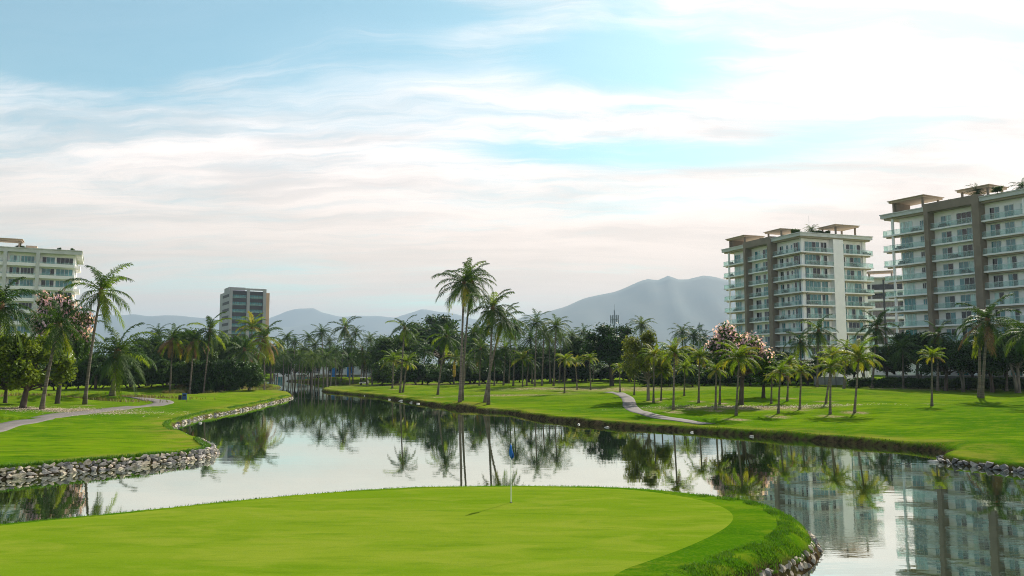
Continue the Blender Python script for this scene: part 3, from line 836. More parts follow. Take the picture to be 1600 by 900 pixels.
def grey_block():
    root = thing('apartment_block', 'dark glazed apartment block seen between the two right-hand towers', 'building', (129.0, 297.0, 0), R(-28))
    A = Face(root, lambda s, o: (s, -o)); L = 34; top = 37.0
    MB().box(0, L, 0, 18, 0.5, top).build('wall', 'fascia_grey', root)
    for k in range(9):
        z = top - 4.6 - k * 3.3
        A.part('balcony_slab', 'render_white', -0.6, L, 0.004, 1.4, z - 0.5, z + 0.35)
        for q in range(8): A.window(0.6 + q * 4.2, 4.2 + q * 4.2, z + 0.4, z + 2.5, 3, rnd.choice(['window_dark', 'window_dark', 'window_teal']), 'frame_dark')
    for q in (8.5, 21): A.part('pier', 'frame_dark', q, q + 0.5, 1.402, 1.75, 0.5, top - 0.5)
    MB().box(-1, L + 1, -1.6, 19, top, top + 0.5).build('roof', 'concrete_pale', root)
    pergola(root, 3, 12, 1, 8, top + 0.5, 2.0)


grey_block()


def clubhouse():
    a = at_depth(430, 560, 268); b = at_depth(592, 560, 262); d = unit(a, b); L = (b - a).length
    root = thing('low_building', 'low white and grey building with blue columns behind the far grove', 'building', (a.x, a.y, hz(a.x, a.y) - 0.3), math.atan2(d.y, d.x))
    A = Face(root, lambda s, o: (s, -o))
    MB().box(0, L, 0, 9, 0, 8.6).build('wall', 'wall_grey', root)
    for s0, w_ in ((3, 5), (16, 3), (24, 6)): A.part('white_bay', 'render_white', s0, s0 + w_, 0.003, 0.05, 0.1, 8.5)
    MB().box(-0.5, L + 0.5, -1.2, 9.5, 8.6, 9.0).build('roof', 'wall_grey', root)
    n = int(L // 3.4)
    for q in range(n):
        s0 = 0.4 + q * 3.4
        A.window(s0, s0 + 2.4, 0.6, 3.2, 3, rnd.choice(['window_dark', 'window_teal']), 'frame_white')
        A.window(s0, s0 + 2.4, 4.8, 7.2, 3, rnd.choice(['window_dark', 'window_dark', 'window_teal']), 'frame_white')
    A.part('gallery_slab', 'render_white', 0, L, 0.1, 1.1, 3.9, 4.3)
    for u in (524, 550):
        s0 = (at_depth(u, 560, 266).x - a.x) / d.x
        A.part('blue_column', 'paint_blue', s0 - 0.6, s0 + 0.7, 0.12, 1.3, 0, 8.0)
    for s0 in (2, 12, 31): A.part('awning', 'render_white', s0, s0 + 2.5, 0.12, 1.5, 3.3, 3.7)
    # boundary strip in front
    w = thing('low_wall', 'long low tan wall in front of the far white building', 'wall', (a.x - 8, a.y - 9, 0), math.atan2(d.y, d.x))
    mb = MB().box(0, L + 14, 0, 0.4, hz(a.x, a.y - 9) - 0.6, hz(a.x, a.y - 9) + 0.8).build('wall_face', 'canopy_tan', w)
    MB().box(-0.05, L + 14.05, -0.06, 0.46, hz(a.x, a.y - 9) + 0.803, hz(a.x, a.y - 9) + 0.95).build('coping', 'concrete_pale', w)


clubhouse()


def mast(u, v0, D, h, label, big):
    p = at_depth(u, v0, D); z0 = hz(p.x, p.y)
    root = thing('telecom_mast', label, 'mast', (p.x, p.y, z0))
    H = p.z - z0
    MB().tube([(0, 0, 0), (0, 0, H)], [0.4, 0.18], 8).build('pole', 'steel', root)
    if big:
        for k in range(6):
            a = k * math.pi / 3
            MB().box(-0.14, 0.14, -0.08, 0.08, H - 3.8, H - 1.4).build('antenna_panel', 'steel', root).matrix_local = Matrix.Translation((1.1 * math.cos(a), 1.1 * math.sin(a), 0)) @ Matrix.Rotation(a, 4, 'Z')
        MB().tube([(1.1 * math.cos(k * math.pi / 6), 1.1 * math.sin(k * math.pi / 6), H - 2.6) for k in range(13)], 0.06, 5).build('ring_platform', 'steel', root)
        for k in range(3):
            a = k * 2 * math.pi / 3
            MB().tube([(0, 0, H - 2.6), (1.1 * math.cos(a), 1.1 * math.sin(a), H - 2.6)], 0.05, 5).build('bracket', 'steel', root)
        MB().tube([(0, 0, H), (0, 0, H + 1.8)], 0.04, 5).build('whip_aerial', 'steel', root)
    else:
        MB().box(-0.5, 0.7, -0.3, 0.3, H - 2.2, H - 0.6).build('antenna_panel', 'steel', root)


mast(960, 485, 230, 20, 'telecom mast with a ring of antenna panels above the dark ficus', True)
mast(1093, 504, 230, 16, 'thin dark mast with one antenna box left of the pink tree', False)


def right_walls():
    a = at_depth(1272, 598, 150); b = at_depth(1340, 598, 147); d = unit(a, b); L = (b - a).length
    w = thing('garden_wall', 'white panelled garden wall between palms below the first apartment block', 'wall', (a.x, a.y, hz(a.x, a.y)), math.atan2(d.y, d.x))
    n = int(L // 1.9)
    for k in range(n):
        MB().box(k * 1.9 + 0.06, k * 1.9 + 1.84, 0, 0.14, 0.3, 1.75).build('panel', 'wall_grey', w)
        MB().box(k * 1.9 - 0.06, k * 1.9 + 0.057, -0.05, 0.19, -0.3, 1.95).build('post', 'frame_dark', w)
    a = at_depth(1385, 596, 146); b = at_depth(1640, 600, 128); d = unit(a, b); L = (b - a).length
    w = thing('garden_wall', 'long pale garden wall behind the dark trees at the far right', 'wall', (a.x, a.y, hz(a.x, a.y)), math.atan2(d.y, d.x))
    MB().box(0, L, 0, 0.25, -0.5, 1.9).build('wall_face', 'wall_grey', w); MB().box(-0.05, L + 0.05, -0.05, 0.3, 1.903, 2.08).build('coping', 'render_white', w)
    # two low garden houses between the trunks
    for u, D, lab in ((1492, 142, 'small white garden house half hidden behind the right trees'), (1575, 136, 'white garden pavilion behind the trees at the right edge')):
        p = at_depth(u, 590, D)
        g = thing('garden_house', lab, 'building', (p.x, p.y, hz(p.x, p.y)), R(-20))
        MB().box(-3, 3, 0, 4, -0.3, 4.2).build('wall', 'render_white', g); MB().box(-3.4, 3.4, -0.5, 4.5, 4.203, 4.5).build('roof', 'concrete_pale', g)
        G = Face(g, lambda s, o: (s, -o)); G.window(-2.3, -0.6, 0.4, 2.9, 2, 'window_dark'); G.window(0.4, 2.2, 0.4, 2.9, 2, 'window_teal')


right_walls()
# ------------------------------------------------------------------ palms
def leaflets(Vs, Qs, rs, L, e0, droop, n, ll, wid, T0=None, segs=8, simple=False):
    """one frond along +x: rachis and two rows of hanging leaflets; appends quads"""
    ts = np.linspace(0, 1, segs + 1)
    el = e0 - droop * ts ** 1.25
    dx = np.cos(el); dz = np.sin(el)
    px = np.concatenate([[0], np.cumsum((dx[1:] + dx[:-1]) / 2) * L / segs]); pz = np.concatenate([[0], np.cumsum((dz[1:] + dz[:-1]) / 2) * L / segs])
    bend = rs.uniform(-0.10, 0.10) * L
    py = bend * ts ** 2
    base = sum(len(v) for v in Vs)
    V = []; Q = []
    for i, t in enumerate(ts):
        w = 0.055 * (1 - 0.85 * t) * (L / 4)
        nrm = np.array([-dz[i], 0, dx[i]])
        c = np.array([px[i], py[i], pz[i]])
        V += [c + np.array([0, w, 0]), c - np.array([0, w, 0]), c - nrm * w * 1.3]
    for i in range(segs):
        a = i * 3
        for k in range(3): Q.append((a + k, a + (k + 1) % 3, a + 3 + (k + 1) % 3, a + 3 + k))
    V = np.array(V); Q = np.array(Q); Vs.append(V); Qs.append(Q + base); base += len(V)
    t = np.linspace(0.10, 0.995, n); t = np.concatenate([t, t + 0.004]); side = np.concatenate([np.ones(n), -np.ones(n)])
    t = np.clip(t + rs.uniform(-0.008, 0.008, 2 * n), 0.05, 1)
    bx, by, bz = np.interp(t, ts, px), np.interp(t, ts, py), np.interp(t, ts, pz); ee = np.interp(t, ts, el)
    Tn = np.stack([np.cos(ee), np.zeros_like(ee), np.sin(ee)], 1)
    a = np.radians(28 + 42 * t + rs.uniform(-9, 9, 2 * n))
    S = np.stack([np.zeros_like(t), side, np.zeros_like(t)], 1)
    Nn = np.stack([-np.sin(ee), np.zeros_like(ee), np.cos(ee)], 1)
    d = S * np.cos(a)[:, None] + Tn * np.sin(a)[:, None] + Nn * rs.uniform(-0.05, 0.30, (2 * n, 1))
    d /= np.linalg.norm(d, axis=1)[:, None]
    ln = ll * (0.42 + 0.58 * np.sin(np.pi * np.clip(0.10 + 0.80 * t, 0, 1))) * rs.uniform(0.82, 1.12, 2 * n)
    hang = rs.uniform(0.5, 1.15, 2 * n)
    B = np.stack([bx, by, bz], 1)
    w = wid * rs.uniform(0.8, 1.2, 2 * n)
    mid = B + d * (ln * 0.5)[:, None] + np.array([0, 0, -1]) * (ln * 0.10 * hang)[:, None]
    tip = B + d * (ln * 0.86)[:, None] + np.array([0, 0, -1]) * (ln * 0.50 * hang)[:, None]
    v0 = B - Tn * (w * 0.6)[:, None]; v1 = B + Tn * (w * 0.6)[:, None]
    m0 = mid - Tn * w[:, None]; m1 = mid + Tn * w[:, None]
    t0 = tip - Tn * (w * 0.18)[:, None]; t1 = tip + Tn * (w * 0.18)[:, None]
    k = np.arange(2 * n)
    if simple:
        V = np.stack([v0, v1, t1, t0], 1).reshape(-1, 3); Q = np.stack([k * 4, k * 4 + 1, k * 4 + 2, k * 4 + 3], 1)
    else:
        V = np.stack([v0, v1, m1, m0, t1, t0], 1).reshape(-1, 3)
        Q = np.concatenate([np.stack([k * 6, k * 6 + 1, k * 6 + 2, k * 6 + 3], 1), np.stack([k * 6 + 3, k * 6 + 2, k * 6 + 4, k * 6 + 5], 1)])
    Vs.append(V); Qs.append(Q + base)


ELEV = [82, 66, 50, 34, 16, -4, -26, -50, -68]
FROND = {}
for ei, e in enumerate(ELEV):
    for sd in range(2):
        rs = np.random.RandomState(ei * 10 + sd)
        Vs, Qs = [], []
        leaflets(Vs, Qs, rs, 4.0, R(e), R(86 - 0.20 * e if e > 0 else 62 + e * 0.65) * rs.uniform(0.85, 1.15), 44, 0.98, 0.050)
        me0 = mesh_np('frond', np.concatenate(Vs), np.concatenate(Qs), ['frond_green'])
        for mname in ('frond_green', 'frond_light', 'frond_yellow', 'frond_brown'):
            me = me0 if mname == 'frond_green' else me0.copy()
            me.materials[0] = MATS[mname]; FROND[(ei, sd, mname)] = me

FARCROWN = []
for k in range(6):
    rs = np.random.RandomState(50 + k); Vt, Qt = [], []; base = 0
    for q in range(28):
        Vs, Qs = [], []
        f = q / 27; e = 80 - 120 * f ** 0.9 + rs.uniform(-8, 8)
        leaflets(Vs, Qs, rs, rs.uniform(3.4, 4.3), R(e), R(86 - 0.20 * e if e > 0 else 62 + e * 0.65), 20, 1.05, 0.115, segs=5, simple=True)
        V = np.concatenate(Vs); Q = np.concatenate(Qs)
        a = q * 2.39996 + rs.uniform(-0.3, 0.3); ca, sa = math.cos(a), math.sin(a)
        V = np.stack([V[:, 0] * ca - V[:, 1] * sa, V[:, 0] * sa + V[:, 1] * ca, V[:, 2]], 1)
        Vt.append(V); Qt.append(Q + base); base += len(V)
    FARCROWN.append(mesh_np('crown', np.concatenate(Vt), np.concatenate(Qt), ['frond_crown']))

bpy_ico = {}


def nut_mesh():
    mb = MB(); rs = random.Random(3)
    for k in range(9):
        a = k * 2.4; cx, cy, cz = 0.30 * math.cos(a), 0.30 * math.sin(a), -0.30 - 0.25 * rs.random()
        b = len(mb.v); r = 0.14
        for (i, (ring, rr)) in enumerate(((0.17, 0.01), (0.08, 0.8), (-0.08, 0.8), (-0.17, 0.01))):
            for j in range(6): mb.v.append((cx + r * rr * math.cos(j * 1.047), cy + r * rr * math.sin(j * 1.047), cz + ring))
        for i in range(3):
            for j in range(6): mb.f.append((b + i * 6 + j, b + i * 6 + (j + 1) % 6, b + i * 6 + 6 + (j + 1) % 6, b + i * 6 + 6 + j))
    return mesh('coconuts', mb.v, mb.f, 'coconut', True)


NUTS = nut_mesh()


def shaft_mesh():
    mb = MB(); mb.tube([(0, 0, -0.55), (0, 0, -0.2), (0, 0, 0.25), (0, 0, 0.75)], [0.15, 0.27, 0.22, 0.04], 8)
    return mesh('leaf_bases', mb.v, mb.f, 'frond_brown', True)


SHAFT = shaft_mesh()


def trunk_obj(root, top, r0, r1, curve, name='trunk', m='trunk_palm', flare=1.7):
    """tapered, slightly swung trunk from the root's origin to `top` (local)"""
    n = 12; pts = []; rad = []
    for i in range(n + 1):
        t = i / n
        k = t + curve * math.sin(math.pi * t)
        pts.append((top.x * k, top.y * k, top.z * t)); rad.append((r0 + (r1 - r0) * t) * (1 + (flare - 1) * math.exp(-t * 14)))
    pts[0] = (pts[0][0], pts[0][1], -0.35)
    return MB().tube(pts, rad, 9).build(name, m, root, True)


def palm(base, top, Lf, kind, label, group, n=22, seed=0, nuts=True, far=False, curve=0.0, r=0.17):
    """base: Vector on the ground, top: Vector of the crown's heart, Lf: frond length in metres"""
    rs = random.Random(seed * 31 + 5)
    root = thing('coconut_palm', label, 'palm tree', base, 0, group)
    t = Vector(top) - Vector(base)
    trunk_obj(root, t, r, r * 0.62, curve)
    if far:
        link('crown', FARCROWN[seed % 6], root, t, rs.random() * 6.28, Lf / 4.0)
        return root
    s = Lf / 4.0
    link('leaf_bases', SHAFT, root, t, 0, min(1.0, s) * r / 0.17)
    for q in range(n):
        f = q / (n - 1)
        lowest = {'coco': -58, 'young': -6, 'dry': -70, 'tuft': 8}[kind]
        e = 84 + (lowest - 84) * f ** 0.85 + rs.uniform(-9, 9)
        ei = min(range(len(ELEV)), key=lambda i: abs(ELEV[i] - e))
        x = rs.random()
        if kind in ('young', 'tuft'):
            m = 'frond_light' if x < 0.8 else 'frond_yellow'
            if f > 0.8: m = 'frond_yellow' if x < 0.45 else 'frond_light'
            if f > 0.9 and x > 0.85: m = 'frond_brown'
        elif kind == 'dry':
            m = 'frond_green' if f < 0.35 else ('frond_light' if x < 0.25 else ('frond_yellow' if x < 0.45 else 'frond_brown')) if f > 0.5 else 'frond_light'
        else:
            m = 'frond_green' if f < 0.8 or x < 0.4 else ('frond_light' if x < 0.75 else ('frond_yellow' if x < 0.9 else 'frond_brown'))
            if f < 0.8 and x > 0.85: m = 'frond_light'
        o = link('frond', FROND[(ei, rs.randint(0, 1), m)], root, t + Vector((0, 0, 0.1 - 0.25 * f)) * s, None, s * rs.uniform(0.86, 1.1))
        o.rotation_euler = (rs.uniform(-0.25, 0.25), rs.uniform(-0.06, 0.06), q * 2.39996 + rs.uniform(-0.25, 0.25))
    if nuts: link('coconuts', NUTS, root, t, rs.random() * 6, s)
    return root


def palm_px(ub, vb, uc, vc, Rpx, kind, label, group, D=None, **kw):
    """palm whose foot shows at (ub, vb) and whose crown heart shows at (uc, vc)"""
    if D is None: b = ground_at(ub, vb)
    else:
        p = at_depth(ub, 590, D); b = Vector((p.x, p.y, hz(p.x, p.y)))
    t = at_depth(uc, vc, b.y)
    Lf = Rpx * b.y / F * 1.10
    return palm(b, t, Lf, kind, label, group, **kw)


GL_ = 'tall palms on the left shore'
palm_px(132, 632, 158, 455, 53, 'coco', 'tall slender palm leaning right, beside the left cart path', GL_, seed=1, curve=-0.10, r=0.20, n=20)
palm_px(65, 640, 92, 508, 48, 'coco', 'leaning palm in front of the pink-flowering tree at the left', GL_, seed=2, curve=-0.08, r=0.20, n=20)
palm_px(175, 618, 184, 552, 58, 'coco', 'short stout palm with wide crown on the grassy hump at the left', GL_, seed=3, r=0.34, n=24)
palm_px(-14, 640, 2, 478, 62, 'coco', 'palm at the very left picture edge, its trunk out of view', GL_, seed=4, r=0.2, n=24)
palm_px(112, 598, 128, 520, 34, 'coco', 'palm behind the two leaning left palms, lower than both', GL_, seed=5, r=0.18)
GM = 'palms before the left thicket'
palm_px(266, 596.5, 270, 530, 27, 'dry', 'palm with a skirt of hanging brown fronds, left of two such', GM, seed=6, n=30, D=146)
palm_px(297, 598.5, 303, 532, 27, 'dry', 'palm with yellow-brown drooping fronds, right of two such', GM, seed=7, n=28, D=148)
palm_px(318, 599, 328, 516, 34, 'coco', 'dark green palm right of the two brown-skirted palms', GM, seed=8, D=150)
palm_px(378, 600, 382, 548, 34, 'coco', 'low wide palm above the shrubs left of the far water', GM, seed=9, D=158, r=0.26)
palm_px(392, 598, 394, 510, 26, 'young', 'bright-headed palm standing right before the grey tower', GM, seed=10, D=172)
palm_px(414, 598, 413, 528, 34, 'dry', 'palm with hanging pale fronds right of the grey tower', GM, seed=11, D=165, n=26)

# centre: named singly
GC = 'palms along the far bank'
palm_px(533, 597.5, 539, 512, 26, 'coco', 'palm on the tip of the far lawn, its trunk close to the channel', GC, seed=12, n=20)
palm_px(564, 601, 566, 546, 22, 'coco', 'short palm next right of the palm on the lawn tip', GC, seed=13, n=20)
palm_px(613, 607, 615, 562, 21, 'young', 'small light green palm left of the twin-footed pair', GC, seed=14)
palm_px(625, 614, 632, 512, 26, 'coco', 'slim tall palm, taller of the twin-footed pair by the bank', GC, seed=15, n=20)
palm_px(629.5, 613.5, 636, 566, 19, 'young', 'short yellow-green palm, lower of the twin-footed pair by the bank', GC, seed=16)
palm_px(684, 617, 698, 527, 30, 'coco', 'right-leaning palm left of the two tallest trunks', GC, seed=17, n=22, curve=-0.12)
palm_px(718.5, 628, 725, 443, 44, 'coco', 'tallest palm of all on the bank, front trunk of the pair', GC, seed=18, n=28, r=0.18)
palm_px(722, 626, 737, 437, 38, 'coco', 'tallest palm pair on the bank, thinner rear trunk', GC, seed=19, n=20, r=0.17, curve=-0.15)
palm_px(763, 632.5, 770, 482, 42, 'coco', 'tall palm right of the tallest pair, upright front trunk', GC, seed=20, n=28, r=0.17)
palm_px(757.5, 629, 786, 500, 38, 'coco', 'tall palm leaning right out from behind the upright trunk', GC, seed=21, n=22, r=0.18, curve=-0.10)
palm_px(749, 602.5, 751, 545, 26, 'coco', 'dark lower palm seen between the tall bank trunks', GC, seed=22)
palm_px(709, 601, 711, 560, 20, 'young', 'small palm with a yellow wrap round its trunk', GC, seed=23)

# young palms on the right lawn
GY = 'young palms on the right lawn'
YOUNG = [(1216, 646.5, 1219, 582, 23, 'young', 'its foot by the petal litter right of the pink tree'), (1249.5, 640, 1252, 580, 20, 'young', 'between two taller yellow-crowned ones'),
         (1230, 627, 1233, 566, 19, 'young', 'half hidden behind its two neighbours'),
         (1297, 647.5, 1298, 574, 25, 'young', 'with a fan-like crown in front of the garden wall'), (1290, 631, 1301, 556, 22, 'young', 'rear one behind the fan-like crown'),
         (1335, 645, 1342, 560, 36, 'young', 'the widest yellow-tipped crown, right of the wall'), (1456, 634, 1456, 558, 21, 'tuft', 'the lone one standing out on the open lawn, tufted crown'),
         (1150, 649.5, 1155, 560, 36, 'young', 'large bright crown right in front of the pink tree'), (1118, 640.5, 1119, 578, 20, 'young', 'small one left of the big bright crown'),
         (1124.5, 632.5, 1126, 560, 21, 'young', 'dark-trunked one just behind the small left one'), (1091.5, 630, 1093, 558, 25, 'young', 'dark-trunked one left of the pink tree'),
         (1052, 641, 1054, 552, 29, 'young', 'yellow-fronded one before the olive tree'), (1021, 629, 1022, 556, 24, 'young', 'left of the yellow-fronded one'),
         (1033, 626, 1034, 580, 18, 'young', 'short one between two taller, before the olive tree'),
         (1069, 619, 1070, 575, 18, 'young', 'small one deeper in, right of the yellow-fronded one'), (991, 617.5, 992, 572, 15, 'young', 'thin one at the left foot of the olive tree'),
         (882, 614.5, 883, 562, 17, 'young', 'thin-stemmed one on the lawn left of the dark ficus'), (816.5, 604, 817, 560, 19, 'young', 'thin-stemmed one right of the tall bank palms'),
         (902, 609, 899, 566, 14, 'tuft', 'leaning one by the pale double trunk'), (923, 609.5, 921, 560, 14, 'young', 'dark thin one left of the ficus trunk'),
         (969, 613, 968, 575, 14, 'young', 'pale thin one just right of the ficus trunk'), (1205, 631, 1206, 590, 14, 'young', 'smallest one right of the pink tree trunk')]
for i, (ub, vb, uc, vc, Rp, k, lab) in enumerate(YOUNG):
    palm_px(ub, vb, uc, vc, Rp, k, 'young lawn palm, ' + lab, GY, seed=30 + i, n=25, nuts=(Rp > 26), r=0.12)

# darker tall palms near the apartment blocks
GR = 'tall palms near the apartment blocks'
for i, (ub, vb, uc, vc, Rp, D, lab) in enumerate([(1534, 622, 1543, 500, 48, None, 'big dark palm on the right lawn edge with wide drooping crown'),
                                                  (1530, 621, 1531, 520, 26, None, 'second trunk close behind the big dark right palm'),
                                                  (1251, 600, 1251, 533, 27, 150, 'dark palm before the left part of the first apartment block'),
                                                  (1276, 600, 1279, 516, 30, 146, 'tall dark palm before the white front of the first apartment block'),
                                                  (1362, 600, 1370, 512, 32, 140, 'dark palm below the gap between the two big apartment blocks'),
                                                  (1464, 600, 1466, 524, 26, 126, 'dark palm before the foot of the right apartment block'),
                                                  (1604, 622, 1606, 520, 44, 90, 'palm cut by the right picture edge'),
                                                  (1318, 600, 1322, 545, 24, 140, 'low dark palm right of the white garden wall')]):
    palm_px(ub, vb, uc, vc, Rp, 'coco', lab, GR, D=D, seed=60 + i, n=22, r=0.2)

# far groves: crowns too small to show single fronds
FAR = []
rr = random.Random(11)
for u, vc, D in [(424, 548, 240), (437, 540, 252), (449, 528, 244), (461, 534, 236), (474, 545, 230), (483, 528, 250), (493, 540, 232), (503, 520, 226), (515, 534, 238), (524, 548, 214), (549, 535, 232), (556, 520, 240),
                 (578, 530, 226), (590, 540, 214), (601, 535, 228), (648, 530, 210), (664, 548, 196), (741, 520, 190), (790, 545, 172), (799, 520, 180), (806, 512, 168), (829, 530, 176), (838, 505, 160),
                 (850, 520, 166), (858, 530, 178), (869, 510, 164), (877, 528, 180), (893, 525, 190), (912, 520, 200), (930, 535, 185), (1003, 508, 176), (985, 540, 190), (1066, 520, 180), (1084, 525, 172), (1100, 530, 196), (1140, 540, 170),
                 (247, 520, 196), (230, 545, 170), (345, 530, 184), (358, 545, 176), (773, 560, 170), (430, 560, 228), (443, 556, 222), (455, 562, 226), (468, 558, 216), (479, 563, 222), (489, 557, 212), (499, 562, 220), (510, 558, 208), (519, 563, 218), (545, 560, 210), (571, 558, 204), (586, 562, 200), (729, 566, 176), (826, 566, 168), (1175, 545, 165), (1410, 545, 136), (1575, 540, 122)]:
    FAR.append((u, vc, D))
FAR.sort()
zones = [(0, 420, 'left thicket', 'palm rising out of the left thicket'), (420, 600, 'far grove left of the round tree', 'palm in the far grove beyond the channel'),
         (600, 760, 'grove about the round tree', 'dark palm beside the big round tree'), (760, 900, 'grove right of the tall bank palms', 'slim palm in the grove right of the tall bank palms'),
         (900, 1120, 'grove about the ficus', 'palm behind the dark ficus and olive tree'), (1120, 1700, 'grove before the apartment blocks', 'dark palm among the trees below the apartment blocks')]
cnt = {}
for i, (u, vc, D) in enumerate(FAR):
    zi = next(k for k, q in enumerate(zones) if q[0] <= u < q[1]); c = cnt.get(zi, 0); cnt[zi] = c + 1
    palm_px(u + rr.uniform(-5, 3), 0, u, vc, rr.uniform(19, 24) * 190 / D, 'coco', zones[zi][3] + ', ' + nth(c), 'palms of the ' + zones[zi][2], D=D, seed=100 + i, far=True, r=0.17)

# ------------------------------------------------------------------ broadleaved trees


def leaf_cloud(rs, centres, radii, n, size, flat=0.75):
    """diamond leaves scattered through clumps, looking mostly upward"""
    k = rs.choice(len(centres), n, p=np.array(radii) ** 2 / np.sum(np.array(radii) ** 2))
    d = rs.normal(size=(n, 3)); d /= np.linalg.norm(d, axis=1)[:, None]
    rad = np.abs(rs.normal(0.62, 0.32, n))
    P = np.array(centres)[k] + d * (rad * np.array(radii)[k])[:, None] * np.array([1, 1, flat])
    nrm = d * 0.6 + rs.normal(size=(n, 3)) * 0.55 + np.array([0, 0, 0.5]); nrm /= np.linalg.norm(nrm, axis=1)[:, None]
    a = np.cross(nrm, rs.normal(size=(n, 3))); a /= np.linalg.norm(a, axis=1)[:, None]; b = np.cross(nrm, a)
    s = size * rs.uniform(0.6, 1.3, n)[:, None]
    V = np.stack([P - a * s, P + b * s * 0.55 - nrm * s * 0.12, P + a * s, P - b * s * 0.55 - nrm * s * 0.12], 1).reshape(-1, 3)
    q = np.arange(n)[:, None] * 4 + np.arange(4)[None, :]
    return V, q


def clumps(rs, n, cx, cz, rx, rz, rmin, rmax, dome=0.0):
    C, Rd = [], []
    while len(C) < n:
        d = rs.normal(size=3); d /= np.linalg.norm(d)
        if d[2] < -0.75: continue
        f = rs.uniform(0.45, 0.92)
        C.append((d[0] * rx * f, d[1] * rx * f, cz + (d[2] * f - dome * (d[0] ** 2 + d[1] ** 2) * 0.3) * rz)); Rd.append(rs.uniform(rmin, rmax))
    return C, Rd


def tree_kind(seed, H, rx, rz, cz, ncl, rmin, rmax, nleaf, size, leafm, barkm, r0, forks=5, blossom=0, dome=0.0, twin=False):
    rs = np.random.RandomState(seed)
    C, Rd = clumps(rs, ncl, 0, cz, rx, rz, rmin, rmax, dome)
    V, Q = leaf_cloud(rs, C, Rd, nleaf, size)
    parts = {'crown': mesh_np('crown', V, Q, [leafm])}
    mb = MB(); fork = cz - rz * 0.62
    lean = rs.uniform(-0.5, 0.5, 2)
    mb.tube([(0, 0, -0.4), (0, 0, 0.2), (lean[0] * .4, lean[1] * .4, fork * 0.5), (lean[0], lean[1], fork)], [r0 * 1.7, r0 * 1.15, r0 * 0.92, r0 * 0.75], 9)
    if twin: mb.tube([(r0, 0, -0.3), (r0 * 2.5, 0.2, fork * 0.5), (r0 * 5 + 0.6, 0.5, fork * 1.2)], [r0 * 1.2, r0 * 0.8, r0 * 0.5], 8)
    order = sorted(range(ncl), key=lambda i: -Rd[i])[:max(forks * 4, 8)]
    for i in order:
        c = Vector(C[i]); st = Vector((lean[0], lean[1], fork * rs.uniform(0.75, 1.0))); m = st.lerp(c, 0.5) + Vector((rs.uniform(-.3, .3), rs.uniform(-.3, .3), -0.08 * (c - st).length))
        mb.tube([st, m, c], [r0 * 0.42, r0 * 0.24, r0 * 0.08], 6, False)
    parts['trunk'] = mesh('trunk', mb.v, mb.f, barkm, True)
    if blossom:
        up = [i for i in range(ncl) if C[i][2] > cz - rz * 0.15 and rs.rand() < 0.85]
        V, Q = leaf_cloud(rs, [C[i] for i in up], [Rd[i] * 1.16 for i in up], blossom, size * 0.95)
        parts['blossom'] = mesh_np('blossom', V, Q, ['blossom_pink'])
    return parts


TK = {
    'dark': tree_kind(1, 11, 4.6, 4.2, 7.2, 34, 0.9, 1.8, 13000, 0.24, 'leaf_dark', 'trunk_bark', 0.34),
    'dark2': tree_kind(2, 11, 5.2, 3.6, 7.6, 36, 0.9, 1.7, 13000, 0.24, 'leaf_dark', 'trunk_pale', 0.30, twin=True),
    'mid': tree_kind(3, 10, 4.4, 3.9, 6.6, 36, 0.8, 1.6, 13000, 0.23, 'leaf_mid', 'trunk_bark', 0.30),
    'bright': tree_kind(4, 9, 4.6, 4.1, 4.9, 60, 0.7, 1.3, 15000, 0.24, 'leaf_bright', 'trunk_bark', 0.32),
    'olive': tree_kind(5, 9, 4.3, 3.6, 5.4, 46, 0.6, 1.2, 9500, 0.20, 'leaf_olive', 'trunk_pale', 0.24),
    'pink': tree_kind(6, 9.5, 4.2, 3.6, 6.0, 44, 0.7, 1.3, 10000, 0.22, 'leaf_mid', 'trunk_bark', 0.30, blossom=4800),
    'round': tree_kind(7, 13, 8.5, 4.6, 8.0, 60, 1.2, 2.2, 17000, 0.30, 'leaf_dark', 'trunk_bark', 0.6, dome=0.6),
    'dusk': tree_kind(9, 3.4, 2.2, 1.7, 1.6, 26, 0.5, 0.9, 6000, 0.17, 'leaf_dark', 'trunk_bark', 0.10),
    'bush': tree_kind(8, 3.4, 2.2, 1.7, 1.6, 26, 0.5, 0.9, 6000, 0.17, 'leaf_mid', 'trunk_bark', 0.10),
}
KDIM = {'dark': (11.8, 5.6), 'dark2': (11.6, 6.2), 'mid': (10.8, 5.3), 'bright': (9.4, 5.4), 'olive': (9.2, 5.0), 'pink': (9.9, 5.0), 'round': (12.4, 9.4), 'bush': (3.5, 2.8), 'dusk': (3.5, 2.8)}


def tree(kind, u, D, vtop, wpx, label, group=None, vb=None, cat='tree', name='broadleaf_tree', z0=None):
    """tree standing at depth D (or where its foot shows), crown top at picture height vtop, wpx wide"""
    if vb is not None: b = ground_at(u, vb)
    else:
        p = at_depth(u, 590, D); b = Vector((p.x, p.y, hz(p.x, p.y) if z0 is None else z0))
    top = at_depth(u, vtop, b.y).z
    H, rad = KDIM[kind]
    sz = (top - b.z) / H; sx = wpx * b.y / F / 2 / rad
    root = thing(name, label, cat, b, 0, group)
    rz = random.Random(int(u * 7 + b.y)).random() * 6.28
    for k, me in TK[kind].items():
        if k == 'trunk': link(k, me, root, None, rz, (min(sx, sz * 1.2), min(sx, sz * 1.2), sz)) if False else link(k, me, root, None, rz, (sx, sx, sz))
        else: link(k, me, root, None, rz, (sx, sx, sz))
    return root


